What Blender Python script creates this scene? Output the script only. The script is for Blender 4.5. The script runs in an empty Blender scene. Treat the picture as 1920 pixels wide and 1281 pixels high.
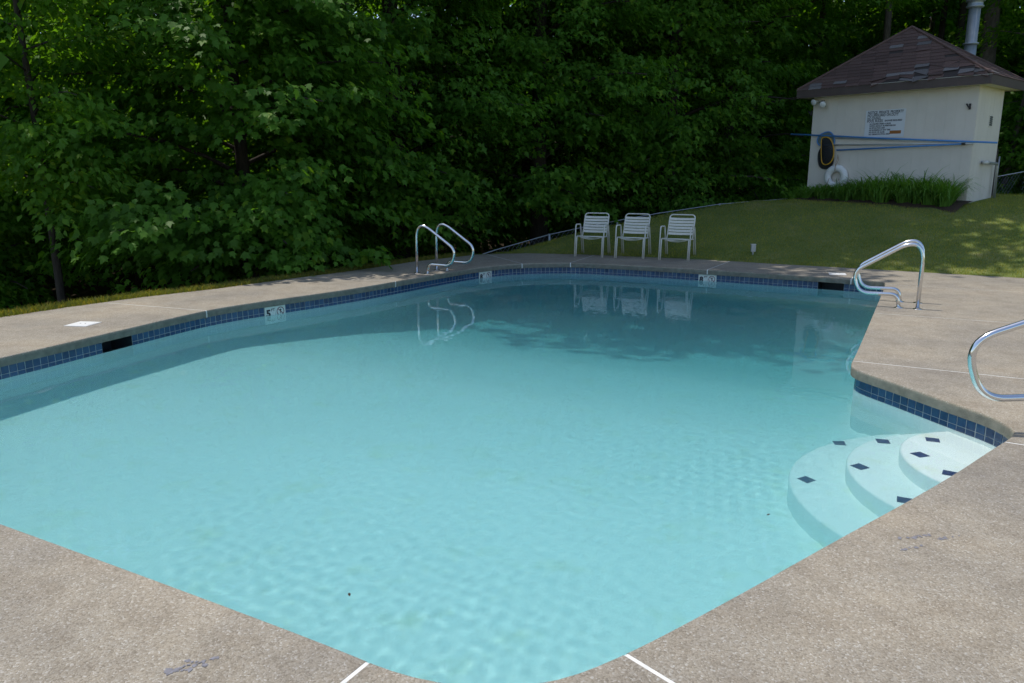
import bpy, math, random
import numpy as np
from mathutils import Vector, Matrix
from mathutils.geometry import delaunay_2d_cdt

SC = bpy.context.scene
LINK = SC.collection.objects.link
random.seed(7)
RNG = np.random.default_rng(11)

# ------------------------------------------------------------------ camera, sky, sun, exposure
CAM_H = 1.6
PITCH = math.atan(312.5 / 1440)
cam_d = bpy.data.cameras.new("camera")
cam = bpy.data.objects.new("camera", cam_d)
LINK(cam)
SC.camera = cam
cam_d.sensor_width = 36
cam_d.lens = 27
cam_d.clip_end = 2000
cam.location = (0, 0, CAM_H)
cam.rotation_euler = (math.pi / 2 - PITCH, 0, 0)

SUN_EL = math.radians(69)
SUN_AZ = (-0.885, 0.465)
world = bpy.data.worlds.new("World")
SC.world = world
world.use_nodes = True
wn = world.node_tree
sky = wn.nodes.new("ShaderNodeTexSky")
sky.sky_type = "NISHITA"
sky.sun_disc = False
sky.sun_elevation = SUN_EL
sky.sun_rotation = math.atan2(SUN_AZ[0], SUN_AZ[1])
wn.links.new(sky.outputs[0], wn.nodes["Background"].inputs[0])
wn.nodes["Background"].inputs[1].default_value = 0.15

sun_d = bpy.data.lights.new("sun", "SUN")
sun_d.energy = 2.9
sun_d.angle = math.radians(0.5)
sun_d.color = (1.0, 0.95, 0.87)
sun_d.cycles.is_caustics_light = True
sun = bpy.data.objects.new("sun", sun_d)
LINK(sun)
sun.location = (-20, 10, 50)
sun.rotation_euler = Vector((-SUN_AZ[0] * math.cos(SUN_EL), -SUN_AZ[1] * math.cos(SUN_EL),
                             -math.sin(SUN_EL))).to_track_quat("-Z", "Y").to_euler()
vs = SC.view_settings
vs.view_transform = "Standard"
vs.look = "None"
vs.exposure = 0.3
vs.gamma = 1.0
vs.use_curve_mapping = False
SC.cycles.use_denoising = True
SC.cycles.volume_bounces = 3
SC.cycles.max_bounces = 12
SC.cycles.transmission_bounces = 8
SC.cycles.transparent_max_bounces = 8
SC.cycles.sample_clamp_indirect = 3.0

# ------------------------------------------------------------------ geometry helpers
CP, SP = math.cos(PITCH), math.sin(PITCH)


def ray(px, py):
    x, y = (px - 960) / 1440, -(py - 640.5) / 1440
    return (x, CP + y * SP, -SP + y * CP)


def at(px, py, z=0.0):
    r = ray(px, py)
    t = (z - CAM_H) / r[2]
    return (r[0] * t, r[1] * t)


def proj(x, y, z):
    zc = y * CP - (z - CAM_H) * SP
    yc = y * SP + (z - CAM_H) * CP
    return 960 + 1440 * x / zc, 640.5 - 1440 * yc / zc


NX, NY = 0.885, -0.465          # across the pool, to the right
AX, AY = 0.465, 0.885           # along the pool, away from the camera


def W(u, v):
    return (u * NX + v * AX, u * NY + v * AY)


def UV(x, y):
    return (x * NX + y * NY, x * AX + y * AY)


def in_poly(x, y, poly):
    c = False
    j = len(poly) - 1
    for i in range(len(poly)):
        xi, yi = poly[i]
        xj, yj = poly[j]
        if (yi > y) != (yj > y) and x < (xj - xi) * (y - yi) / (yj - yi) + xi:
            c = not c
        j = i
    return c


def in_poly_np(X, Y, poly):
    c = np.zeros(X.shape, bool)
    j = len(poly) - 1
    for i in range(len(poly)):
        xi, yi = poly[i]
        xj, yj = poly[j]
        if yi != yj:
            c ^= ((yi > Y) != (yj > Y)) & (X < (xj - xi) * (Y - yi) / (yj - yi) + xi)
        j = i
    return c


def poly_dist_np(X, Y, poly):
    d = np.full(X.shape, 1e9)
    for i in range(len(poly)):
        ax, ay = poly[i]
        bx, by = poly[(i + 1) % len(poly)]
        dx, dy = bx - ax, by - ay
        t = np.clip(((X - ax) * dx + (Y - ay) * dy) / (dx * dx + dy * dy + 1e-12), 0, 1)
        d = np.minimum(d, np.hypot(X - ax - t * dx, Y - ay - t * dy))
    return d


def tag(o, label=None, cat=None, group=None, kind=None):
    if label:
        o["label"] = label
    if cat:
        o["category"] = cat
    if group:
        o["group"] = group
    if kind:
        o["kind"] = kind
    return o


def empty(name, loc=(0, 0, 0), rz=0.0, parent=None):
    o = bpy.data.objects.new(name, None)
    LINK(o)
    o.location = loc
    o.rotation_euler = (0, 0, rz)
    o.empty_display_size = 0.2
    if parent:
        o.parent = parent
    return o


class MB:
    def __init__(self):
        self.v, self.f, self.mi = [], [], []

    def add(self, v, f, mi=0):
        b = len(self.v)
        self.v += [tuple(p) for p in v]
        self.f += [tuple(i + b for i in q) for q in f]
        self.mi += [mi] * len(f)
        return self

    def box(self, x0, x1, y0, y1, z0, z1, M=None, mi=0):
        v = [(x0, y0, z0), (x1, y0, z0), (x1, y1, z0), (x0, y1, z0),
             (x0, y0, z1), (x1, y0, z1), (x1, y1, z1), (x0, y1, z1)]
        if M is not None:
            v = [M @ Vector(p) for p in v]
        return self.add(v, [(3, 2, 1, 0), (4, 5, 6, 7), (0, 1, 5, 4), (1, 2, 6, 5), (2, 3, 7, 6), (3, 0, 4, 7)], mi)

    def tube(self, path, r, seg=10, cap=True, mi=0):
        P = [Vector(p) for p in path]
        n = len(P)
        rr = r if isinstance(r, (list, tuple)) else [r] * n
        ref = None
        V, F = [], []
        for i in range(n):
            t = (P[min(i + 1, n - 1)] - P[max(i - 1, 0)])
            t = t.normalized() if t.length > 1e-9 else Vector((0, 0, 1))
            if ref is None:
                a = Vector((0, 0, 1)) if abs(t.z) < 0.9 else Vector((1, 0, 0))
                ref = (a - t * a.dot(t)).normalized()
            else:
                ref = (ref - t * ref.dot(t)).normalized()
            b = t.cross(ref)
            for k in range(seg):
                an = 2 * math.pi * k / seg
                V.append(P[i] + (ref * math.cos(an) + b * math.sin(an)) * rr[i])
        for i in range(n - 1):
            for k in range(seg):
                k2 = (k + 1) % seg
                F.append((i * seg + k, i * seg + k2, (i + 1) * seg + k2, (i + 1) * seg + k))
        if cap:
            F.append(tuple(range(seg - 1, -1, -1)))
            F.append(tuple((n - 1) * seg + k for k in range(seg)))
        return self.add(V, F, mi)

    def lathe(self, prof, c=(0, 0, 0), seg=16, M=None):
        V, F = [], []
        for r, z in prof:
            for k in range(seg):
                a = 2 * math.pi * k / seg
                V.append(Vector((c[0] + r * math.cos(a), c[1] + r * math.sin(a), c[2] + z)))
        if M is not None:
            V = [M @ p for p in V]
        m = len(prof)
        for i in range(m - 1):
            for k in range(seg):
                k2 = (k + 1) % seg
                F.append((i * seg + k, i * seg + k2, (i + 1) * seg + k2, (i + 1) * seg + k))
        F.append(tuple(range(seg - 1, -1, -1)))
        F.append(tuple((m - 1) * seg + k for k in range(seg)))
        return self.add(V, F)

    def mesh(self, name, mat, smooth=False):
        me = bpy.data.meshes.new(name)
        me.from_pydata(self.v, [], self.f)
        for m in (mat if isinstance(mat, list) else [mat]):
            me.materials.append(m)
        if any(self.mi):
            me.polygons.foreach_set("material_index", self.mi)
        if smooth:
            me.polygons.foreach_set("use_smooth", [True] * len(me.polygons))
        me.update()
        return me

    def build(self, name, mat, parent=None, smooth=False):
        return mobj(name, self.mesh(name, mat, smooth), parent)


def mobj(name, me, parent=None, M=None):
    o = bpy.data.objects.new(name, me)
    LINK(o)
    if parent:
        o.parent = parent
    if M is not None:
        o.matrix_local = M
    return o


def np_mesh(name, V, T, mat, smooth=False):
    me = bpy.data.meshes.new(name)
    V = np.ascontiguousarray(V, np.float32).reshape(-1, 3)
    T = np.ascontiguousarray(T, np.int32)
    k = T.shape[1]
    me.vertices.add(len(V))
    me.vertices.foreach_set("co", V.ravel())
    me.loops.add(T.size)
    me.loops.foreach_set("vertex_index", T.ravel())
    me.polygons.add(len(T))
    me.polygons.foreach_set("loop_start", np.arange(0, T.size, k, dtype=np.int32))
    me.polygons.foreach_set("loop_total", np.full(len(T), k, np.int32))
    if smooth:
        me.polygons.foreach_set("use_smooth", np.ones(len(T), bool))
    me.update(calc_edges=True)
    me.materials.append(mat)
    return me


def rounded(pts, rad, n=6):
    """round the corners of a 3-D polyline"""
    P = [Vector(p) for p in pts]
    out = [P[0]]
    for i in range(1, len(P) - 1):
        r = rad[i - 1] if isinstance(rad, (list, tuple)) else rad
        a, b, c = P[i - 1], P[i], P[i + 1]
        d1, d2 = (a - b), (c - b)
        ang = d1.angle(d2)
        cut = min(r / math.tan(ang / 2), d1.length * 0.49, d2.length * 0.49)
        p1, p2 = b + d1.normalized() * cut, b + d2.normalized() * cut
        for k in range(n + 1):
            t = k / n
            out.append(p1 * (1 - t) ** 2 + b * (2 * t * (1 - t)) + p2 * t * t)
    out.append(P[-1])
    return out


# ------------------------------------------------------------------ materials
def new_mat(name):
    m = bpy.data.materials.new(name)
    m.use_nodes = True
    nt = m.node_tree
    return m, nt, nt.nodes["Principled BSDF"]


def nd(nt, kind, **kw):
    n = nt.nodes.new("ShaderNode" + kind)
    for k, v in kw.items():
        if k in n.inputs:
            n.inputs[k].default_value = v
        else:
            setattr(n, k, v)
    return n


def ramp(nt, fac, stops, interp="LINEAR"):
    r = nt.nodes.new("ShaderNodeValToRGB")
    r.color_ramp.interpolation = interp
    e = r.color_ramp.elements
    while len(e) < len(stops):
        e.new(0.5)
    for el, (p, c) in zip(e, stops):
        el.position = p
        el.color = (*c, 1) if len(c) == 3 else c
    nt.links.new(fac, r.inputs[0])
    return r.outputs[0]


def mix(nt, fac, a, b, mode="MIX"):
    m = nt.nodes.new("ShaderNodeMix")
    m.data_type = "RGBA"
    m.blend_type = mode
    for s, val in ((m.inputs[0], fac), (m.inputs[6], a), (m.inputs[7], b)):
        if hasattr(val, "is_output"):
            nt.links.new(val, s)
        elif isinstance(val, (int, float)):
            s.default_value = val
        else:
            s.default_value = (*val, 1)
    return m.outputs[2]


def coords(nt, kind="Object"):
    return nt.nodes.new("ShaderNodeTexCoord").outputs[kind]


def noise(nt, co, scale, detail=4.0, rough=0.55, out="Fac"):
    n = nd(nt, "TexNoise", Scale=scale, Detail=detail, Roughness=rough)
    nt.links.new(co, n.inputs["Vector"])
    return n.outputs[out]


def bump(nt, bsdf, h, strength=0.3, dist=0.01):
    b = nd(nt, "Bump", Strength=strength, Distance=dist)
    nt.links.new(h, b.inputs["Height"])
    nt.links.new(b.outputs[0], bsdf.inputs["Normal"])
    return b


def simple(name, c, rough=0.5, metal=0.0, var=0.12, scale=6.0, spec=0.5, bump_s=0.0):
    m, nt, b = new_mat(name)
    co = coords(nt)
    f = noise(nt, co, scale, 5)
    col = ramp(nt, f, [(0.25, tuple(x * (1 - var) for x in c)), (0.75, tuple(min(1, x * (1 + var)) for x in c))])
    nt.links.new(col, b.inputs["Base Color"])
    b.inputs["Roughness"].default_value = rough
    b.inputs["Metallic"].default_value = metal
    b.inputs["Specular IOR Level"].default_value = spec
    if bump_s:
        bump(nt, b, noise(nt, co, scale * 8, 4), bump_s)
    return m


def concrete_mat():
    m, nt, b = new_mat("exposed_aggregate")
    g = nt.nodes.new("ShaderNodeNewGeometry").outputs["Position"]
    warp = nd(nt, "VectorMath", operation="MULTIPLY_ADD")
    n0 = noise(nt, g, 40, 2, out="Color")
    nt.links.new(n0, warp.inputs[0])
    warp.inputs[1].default_value = (0.012, 0.012, 0.012)
    nt.links.new(g, warp.inputs[2])
    vo = nd(nt, "TexVoronoi", Scale=150.0)
    nt.links.new(warp.outputs[0], vo.inputs["Vector"])
    sep = nt.nodes.new("ShaderNodeSeparateColor")
    nt.links.new(vo.outputs["Color"], sep.inputs[0])
    stone = ramp(nt, sep.outputs[0], [(0.0, (0.225, 0.196, 0.153)), (0.3, (0.288, 0.254, 0.202)), (0.62, (0.325, 0.289, 0.233)),
                                      (0.9, (0.35, 0.32, 0.27)), (0.975, (0.44, 0.415, 0.37))])
    vo2 = nd(nt, "TexVoronoi", Scale=47.0)
    nt.links.new(warp.outputs[0], vo2.inputs["Vector"])
    sep2 = nt.nodes.new("ShaderNodeSeparateColor")
    nt.links.new(vo2.outputs["Color"], sep2.inputs[0])
    big = ramp(nt, sep2.outputs[1], [(0.0, (0.94, 0.94, 0.95)), (0.5, (1, 1, 1)), (1.0, (1.06, 1.05, 1.04))])
    c1 = mix(nt, 0.6, stone, big, "MULTIPLY")
    patch = ramp(nt, noise(nt, g, 0.9, 7, 0.6), [(0.28, (0.76, 0.77, 0.80)), (0.5, (0.98, 0.97, 0.95)), (0.72, (1.18, 1.13, 1.05))])
    c2 = mix(nt, 1.0, c1, patch, "MULTIPLY")
    stain = ramp(nt, noise(nt, g, 4.5, 6, 0.65), [(0.38, (0.84, 0.82, 0.8)), (0.55, (1, 1, 1))])
    c3 = mix(nt, 0.8, c2, stain, "MULTIPLY")
    # darker olive tone on the low lip face of the slab
    sx = nt.nodes.new("ShaderNodeSeparateXYZ")
    nt.links.new(g, sx.inputs[0])
    mr = nd(nt, "MapRange")
    mr.inputs["From Min"].default_value = -0.012
    mr.inputs["From Max"].default_value = -0.03
    nt.links.new(sx.outputs[2], mr.inputs["Value"])
    lip_tone = ramp(nt, noise(nt, g, 14, 5), [(0.3, (0.15, 0.145, 0.115)), (0.7, (0.25, 0.235, 0.19))])
    c4 = mix(nt, mr.outputs[0], c3, lip_tone)
    nt.links.new(c4, b.inputs["Base Color"])
    b.inputs["Roughness"].default_value = 0.85
    b.inputs["Specular IOR Level"].default_value = 0.35
    inv = nd(nt, "Math", operation="MULTIPLY")
    nt.links.new(vo.outputs["Distance"], inv.inputs[0])
    inv.inputs[1].default_value = -60.0
    bump(nt, b, inv.outputs[0], 0.25, 0.004)
    return m


def plaster_mat():
    m, nt, b = new_mat("pool_plaster")
    g = nt.nodes.new("ShaderNodeNewGeometry").outputs["Position"]
    base = ramp(nt, noise(nt, g, 0.7, 6, 0.6), [(0.3, (0.84, 0.87, 0.85)), (0.7, (0.90, 0.91, 0.89))])
    dirt = ramp(nt, noise(nt, g, 3.1, 7, 0.7), [(0.54, (1, 1, 1)), (0.76, (0.92, 0.91, 0.74))])
    c = mix(nt, 1.0, base, dirt, "MULTIPLY")
    nt.links.new(c, b.inputs["Base Color"])
    b.inputs["Roughness"].default_value = 0.8
    return m


def leaf_mat(name, dark, light, trans=0.4, gloss=0.5, yellow=0.1):
    m, nt, b = new_mat(name)
    geo = nt.nodes.new("ShaderNodeNewGeometry")
    col = ramp(nt, geo.outputs["Random Per Island"], [(0.0, dark), (0.55, tuple((a + c) / 2 for a, c in zip(dark, light))),
                                                     (1 - yellow, light), (1.0, (light[0] * 1.6, light[1] * 1.15, light[2] * 0.8))])
    big = ramp(nt, noise(nt, geo.outputs["Position"], 0.8, 3), [(0.3, (0.78, 0.82, 0.85)), (0.7, (1.2, 1.16, 1.0))])
    col = mix(nt, 1.0, col, big, "MULTIPLY")
    nt.links.new(col, b.inputs["Base Color"])
    b.inputs["Roughness"].default_value = gloss
    b.inputs["Specular IOR Level"].default_value = 0.2
    tr = nt.nodes.new("ShaderNodeBsdfTranslucent")
    tc = mix(nt, 1.0, col, (1.75, 1.75, 0.45), "MULTIPLY")
    nt.links.new(tc, tr.inputs[0])
    ms = nt.nodes.new("ShaderNodeMixShader")
    ms.inputs[0].default_value = trans
    nt.links.new(b.outputs[0], ms.inputs[1])
    nt.links.new(tr.outputs[0], ms.inputs[2])
    nt.links.new(ms.outputs[0], nt.nodes["Material Output"].inputs[0])
    return m


def bark_mat(name, c):
    m, nt, b = new_mat(name)
    g = nt.nodes.new("ShaderNodeNewGeometry").outputs["Position"]
    mp = nd(nt, "Mapping")
    mp.inputs["Scale"].default_value = (9, 9, 1.6)
    nt.links.new(g, mp.inputs[0])
    f = noise(nt, mp.outputs[0], 3.0, 7, 0.65)
    col = ramp(nt, f, [(0.3, tuple(x * 0.45 for x in c)), (0.6, c), (0.8, tuple(x * 1.5 for x in c))])
    nt.links.new(col, b.inputs["Base Color"])
    b.inputs["Roughness"].default_value = 0.9
    bump(nt, b, f, 0.7, 0.03)
    return m


def ground_mat():
    m, nt, b = new_mat("lawn_soil")
    g = nt.nodes.new("ShaderNodeNewGeometry").outputs["Position"]
    f = noise(nt, g, 1.3, 6, 0.6)
    lawn = ramp(nt, f, [(0.3, (0.11, 0.155, 0.04)), (0.55, (0.165, 0.195, 0.06)), (0.75, (0.27, 0.245, 0.11))])
    litter = ramp(nt, noise(nt, g, 9, 6, 0.7), [(0.3, (0.02, 0.015, 0.01)), (0.6, (0.05, 0.038, 0.024)), (0.8, (0.1, 0.08, 0.055))])
    at_ = nd(nt, "Attribute", attribute_name="lawn")
    c = mix(nt, at_.outputs["Fac"], litter, lawn)
    nt.links.new(c, b.inputs["Base Color"])
    b.inputs["Roughness"].default_value = 0.95
    b.inputs["Specular IOR Level"].default_value = 0.1
    bump(nt, b, noise(nt, g, 30, 4), 0.6, 0.03)
    return m


M = {}
M["concrete"] = concrete_mat()
M["plaster"] = plaster_mat()
M["ground"] = ground_mat()
M["strip"] = simple("white_joint_strip", (0.72, 0.71, 0.67), 0.6, var=0.12, scale=20)
M["grout"] = simple("tile_grout", (0.4, 0.43, 0.43), 0.85, scale=30, var=0.25)
M["steel"] = simple("polished_steel", (0.74, 0.74, 0.75), 0.13, metal=1.0, var=0.05, scale=14)
M["white_metal"] = simple("white_enamel_tube", (0.68, 0.66, 0.59), 0.35, var=0.05, scale=12)
M["strap"] = simple("white_vinyl_strap", (0.68, 0.65, 0.56), 0.45, var=0.07, scale=12)
M["white_plastic"] = simple("white_plastic", (0.78, 0.78, 0.76), 0.4, var=0.05, scale=15)
M["marker_white"] = simple("white_marker_tile", (0.7, 0.72, 0.68), 0.25, var=0.06, scale=20)
M["black_print"] = simple("black_print", (0.02, 0.022, 0.03), 0.5, var=0.1, scale=20)
M["red_print"] = simple("dark_red_print", (0.16, 0.05, 0.06), 0.5, var=0.2, scale=30)
M["dark_hole"] = simple("opening_shade", (0.02, 0.034, 0.045), 0.6)  # near-black colour paints the shade inside skimmer mouths, louvres and finger holes
M["step_tile"] = simple("navy_step_tile", (0.015, 0.03, 0.12), 0.3, var=0.2, scale=20)
M["siding"] = simple("painted_siding", (0.68, 0.63, 0.555), 0.7, var=0.06, scale=2.2, bump_s=0.05)
M["soffit"] = simple("cream_soffit", (0.62, 0.56, 0.42), 0.7, var=0.04)
M["fascia"] = simple("brown_fascia", (0.085, 0.062, 0.056), 0.6, var=0.12)
M["underlay"] = simple("tarred_underlay", (0.045, 0.036, 0.034), 0.8, var=0.2)
M["galv"] = simple("galvanised_flue", (0.33, 0.37, 0.39), 0.5, metal=0.6, var=0.12, scale=9)
M["fence_galv"] = simple("galvanised_rail", (0.42, 0.44, 0.45), 0.45, metal=0.7, var=0.1)
M["blue_pole"] = simple("blue_pole_paint", (0.07, 0.24, 0.56), 0.35, var=0.1)
M["silver_pole"] = simple("silver_pole", (0.62, 0.63, 0.62), 0.35, metal=0.5, var=0.08)
M["yellow"] = simple("yellow_net_frame", (0.62, 0.33, 0.02), 0.45)
M["black_plastic"] = simple("black_plastic", (0.02, 0.02, 0.023), 0.5)
M["orange"] = simple("orange_sticker", (0.32, 0.12, 0.025), 0.6)
M["sign"] = simple("white_sign_board", (0.66, 0.69, 0.72), 0.5, var=0.04)
M["rope"] = simple("rope", (0.4, 0.3, 0.22), 0.9)
M["pvc"] = simple("white_pvc", (0.62, 0.61, 0.58), 0.4)
M["mulch"] = simple("bark_mulch", (0.06, 0.034, 0.02), 0.95, var=0.5, scale=22, bump_s=0.8)
M["lens"] = simple("lamp_glass", (0.75, 0.77, 0.76), 0.15, var=0.05)
M["bluepaint"] = simple("worn_blue_paint", (0.2, 0.195, 0.215), 0.8, var=0.3, scale=40)
M["bark"] = bark_mat("dark_bark", (0.06, 0.048, 0.037))
M["bark_grey"] = bark_mat("grey_bark", (0.13, 0.11, 0.09))
M["maple"] = leaf_mat("maple_leaf", (0.068, 0.16, 0.02), (0.11, 0.25, 0.03), 0.47)
M["leafmid"] = leaf_mat("shade_leaf", (0.062, 0.155, 0.016), (0.112, 0.255, 0.026), 0.52)
M["leafbright"] = leaf_mat("young_leaf", (0.085, 0.2, 0.022), (0.14, 0.28, 0.036), 0.58)
M["blade"] = leaf_mat("lily_blade", (0.09, 0.21, 0.034), (0.15, 0.3, 0.06), 0.35, 0.45, 0.05)
M["grass"] = leaf_mat("lawn_blade", (0.17, 0.22, 0.042), (0.3, 0.325, 0.09), 0.35, 0.6, 0.3)
M["verge"] = leaf_mat("verge_blade", (0.11, 0.14, 0.03), (0.22, 0.22, 0.06), 0.4, 0.6, 0.25)


def net_mat(name, c, gap):
    m, nt, b = new_mat(name)
    b.inputs["Base Color"].default_value = (*c, 1)
    b.inputs["Roughness"].default_value = 0.8
    tr = nt.nodes.new("ShaderNodeBsdfTransparent")
    ms = nt.nodes.new("ShaderNodeMixShader")
    ms.inputs[0].default_value = gap
    nt.links.new(b.outputs[0], ms.inputs[1])
    nt.links.new(tr.outputs[0], ms.inputs[2])
    nt.links.new(ms.outputs[0], nt.nodes["Material Output"].inputs[0])
    return m


M["net_teal"] = net_mat("teal_netting", (0.04, 0.16, 0.2), 0.45)
M["net_black"] = net_mat("black_netting", (0.015, 0.016, 0.018), 0.12)


def tile_mat():
    m, nt, b = new_mat("blue_glazed_tile")
    oi = nt.nodes.new("ShaderNodeObjectInfo").outputs["Random"]
    g = nt.nodes.new("ShaderNodeNewGeometry")
    col = ramp(nt, oi, [(0, (0.014, 0.045, 0.12)), (0.5, (0.02, 0.06, 0.155)), (1, (0.032, 0.085, 0.19))])
    v = ramp(nt, noise(nt, g.outputs["Position"], 30, 4), [(0.3, (0.8, 0.85, 0.9)), (0.7, (1.2, 1.2, 1.1))])
    nt.links.new(mix(nt, 1.0, col, v, "MULTIPLY"), b.inputs["Base Color"])
    b.inputs["Roughness"].default_value = 0.22
    return m


M["tile"] = tile_mat()


def shingle_mat(name, c, spread):
    m, nt, b = new_mat(name)
    oi = nt.nodes.new("ShaderNodeObjectInfo").outputs["Random"]
    co = coords(nt)
    col = ramp(nt, oi, [(0, tuple(x * (1 - spread) for x in c)), (1, tuple(x * (1 + spread) for x in c))])
    sp = ramp(nt, noise(nt, co, 60, 3), [(0.3, (0.75, 0.75, 0.75)), (0.7, (1.25, 1.25, 1.25))])
    nt.links.new(mix(nt, 1.0, col, sp, "MULTIPLY"), b.inputs["Base Color"])
    b.inputs["Roughness"].default_value = 0.8
    bump(nt, b, noise(nt, co, 120, 2), 0.4, 0.003)
    return m


M["shingle"] = shingle_mat("brown_shingle", (0.115, 0.07, 0.06), 0.22)
M["shingle_bare"] = shingle_mat("weathered_shingle", (0.165, 0.15, 0.148), 0.25)

# ------------------------------------------------------------------ pool outline
CTRL = [(-6.6, 1.85), (-3.7, 1.85), (-1.75, 1.83), (-1.28, 1.80), (-0.95, 1.95), (-0.78, 2.18), (-0.52, 2.74), (-0.17, 3.55),
        (0.09, 4.13), (0.31, 4.65), (0.50, 5.15), (0.61, 5.42), (0.665, 5.58), (0.66, 5.72), (0.56, 5.94), (0.38, 6.12),
        (0.18, 6.33), (-0.03, 6.56), (-0.27, 6.80), (-0.375, 6.93), (-0.41, 7.08), (-0.40, 7.4), (-0.39, 8.14), (-0.37, 11.0),
        (-0.36, 12.6), (-0.38, 13.0), (-0.6, 13.09), (-1.4, 13.2), (-2.6, 13.27), (-4.19, 13.32), (-5.3, 13.26), (-5.75, 13.17),
        (-6.42, 12.68), (-6.75, 12.1), (-6.93, 11.1), (-7.04, 9.53), (-7.16, 8.41), (-7.42, 7.3), (-7.53, 6.6), (-7.50, 6.1),
        (-7.34, 5.03), (-7.16, 3.8), (-7.06, 2.6), (-7.0, 2.15), (-6.9, 1.93)]


def chaikin(P, it):
    for _ in range(it):
        Q = []
        for i in range(len(P)):
            a, b = P[i], P[(i + 1) % len(P)]
            Q.append((a[0] * 0.75 + b[0] * 0.25, a[1] * 0.75 + b[1] * 0.25))
            Q.append((a[0] * 0.25 + b[0] * 0.75, a[1] * 0.25 + b[1] * 0.75))
        P = Q
    return P


def resample(P, step):
    A = np.array(P + [P[0]])
    seg = np.hypot(*(A[1:] - A[:-1]).T)
    s = np.concatenate([[0], np.cumsum(seg)])
    n = int(round(s[-1] / step))
    t = np.arange(n) * s[-1] / n
    return list(zip(np.interp(t, s, A[:, 0]), np.interp(t, s, A[:, 1])))


TILE = 0.0787
LIP = resample([W(*p) for p in chaikin(CTRL, 3)], TILE)       # counter-clockwise? fixed below
if sum(LIP[i][0] * LIP[(i + 1) % len(LIP)][1] - LIP[(i + 1) % len(LIP)][0] * LIP[i][1] for i in range(len(LIP))) < 0:
    LIP.reverse()
NL = len(LIP)
NRM = []                                                       # outward normals (away from the water)
for i in range(NL):
    a, b = LIP[i - 1], LIP[(i + 1) % NL]
    t = Vector((b[0] - a[0], b[1] - a[1])).normalized()
    NRM.append((t.y, -t.x))


def off(d):
    return [(LIP[i][0] + NRM[i][0] * d, LIP[i][1] + NRM[i][1] * d) for i in range(NL)]


WALL = off(0.035)
WATER_Z = -0.205

# ------------------------------------------------------------------ terrain
DECK_L = [(-5.48, 9.42), (-4.95, 10.19), (-4.26, 10.95), (-3.55, 11.98), (-2.85, 12.9), (-2.14, 14.01), (-1.86, 14.5), (-0.75, 15.75)]
DECK_FAR = [(0.3, 16.08), (1.36, 15.84), (3.61, 14.9), (4.78, 14.13), (5.98, 13.44), (6.9, 12.86), (8.1, 12.12), W(12, 14.45)]
DECK_OUT = [W(-9.3, -7), W(-9.25, 4.9)] + DECK_L + DECK_FAR + [W(12, -7)]
VERGE = [W(-9.75, -8), W(-9.65, 4.9)] + [(x - 0.33, y + 0.18) for x, y in DECK_L]
CREST = [(-0.9, 16.2), (-0.3, 16.45), (1.5, 17.45), (3.45, 18.15), (5.2, 18.5), (6.9, 18.75), (7.7, 20.2), (8.6, 20.9), (11.0, 18.6), (12.2, 18.0),
         (14, 18.6), (18, 20)]
PLATEAU = VERGE + CREST + [(60, 20), (60, -60), (-12, -60)]


def height_np(X, Y):
    v = X * AX + Y * AY
    s = 0.232 * np.maximum(0, v - 14.62)
    zb = -0.03 + np.where(s < 1.0, s, 1.0 + (s - 1.0) * 0.3)
    zb = np.minimum(zb, 1.6)
    ins = in_poly_np(X, Y, PLATEAU)
    d = np.where(ins, 0, poly_dist_np(X, Y, PLATEAU))
    hill = 16 * np.clip((Y - 44) / 40, 0, 1)
    return zb - 2.6 * (1 - np.exp(-d / 4.5)) + hill, ins, d


def height(x, y):
    return float(height_np(np.array([x]), np.array([y]))[0][0])


xs = np.concatenate([[-400, -200, -100, -60, -40, -30, -24], np.arange(-20, 22.01, 0.3), [25, 30, 40, 60, 100, 200, 400]])
ys = np.concatenate([[-400, -200, -100, -50, -25, -12, -6, -3], np.arange(0, 40.01, 0.3), [44, 50, 60, 80, 120, 200, 400]])
GX, GY = np.meshgrid(xs, ys)
GZ, GI, GD = height_np(GX, GY)
GZ = GZ + np.where(GI, 0.0, 1.0) * RNG.normal(0, 0.03, GZ.shape)
under = in_poly_np(GX, GY, DECK_OUT)
GZ = np.where(under, -0.07, GZ)
nx, ny = len(xs), len(ys)
idx = np.arange(nx * ny).reshape(ny, nx)
Q = np.stack([idx[:-1, :-1], idx[:-1, 1:], idx[1:, 1:], idx[1:, :-1]], -1).reshape(-1, 4)
P3 = np.stack([GX, GY, GZ], -1).reshape(-1, 3)
cx = P3[Q].mean(1)
hole = in_poly_np(cx[:, 0], cx[:, 1], off(0.55))
tag(mobj("ground", np_mesh("ground", P3, Q[~hole], M["ground"], True)), kind="structure")
gm = bpy.data.objects["ground"].data
la = gm.attributes.new("lawn", "FLOAT", "POINT")
la.data.foreach_set("value", np.where(GD < 0.3, 1.0, 0.0).astype(np.float32).ravel())

# ------------------------------------------------------------------ deck: slabs and joint strips
JOINTS = [((-0.48, 2.30), W(-1.55, 0.5)), ((0.385, 2.34), (1.25, 1.33)), ((3.0, 6.57), (9.0, 3.3)), ((4.29, 8.97), (10.2, 6.0)),
          ((-3.72, 9.15), (-6.2, 10.1)), ((-1.74, 11.72), (-4.3, 12.62)), ((1.14, 14.42), (1.95, 16.3)), ((3.33, 13.15), (4.5, 15.2)),
          ((5.34, 12.02), (6.4, 13.9)), ((5.83, 11.3), (11.0, 8.6)), ((3.04, 4.46), (7.0, 2.0)), ((0.16, 14.22), (-0.7, 16.3))]
JW = 0.018


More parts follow.
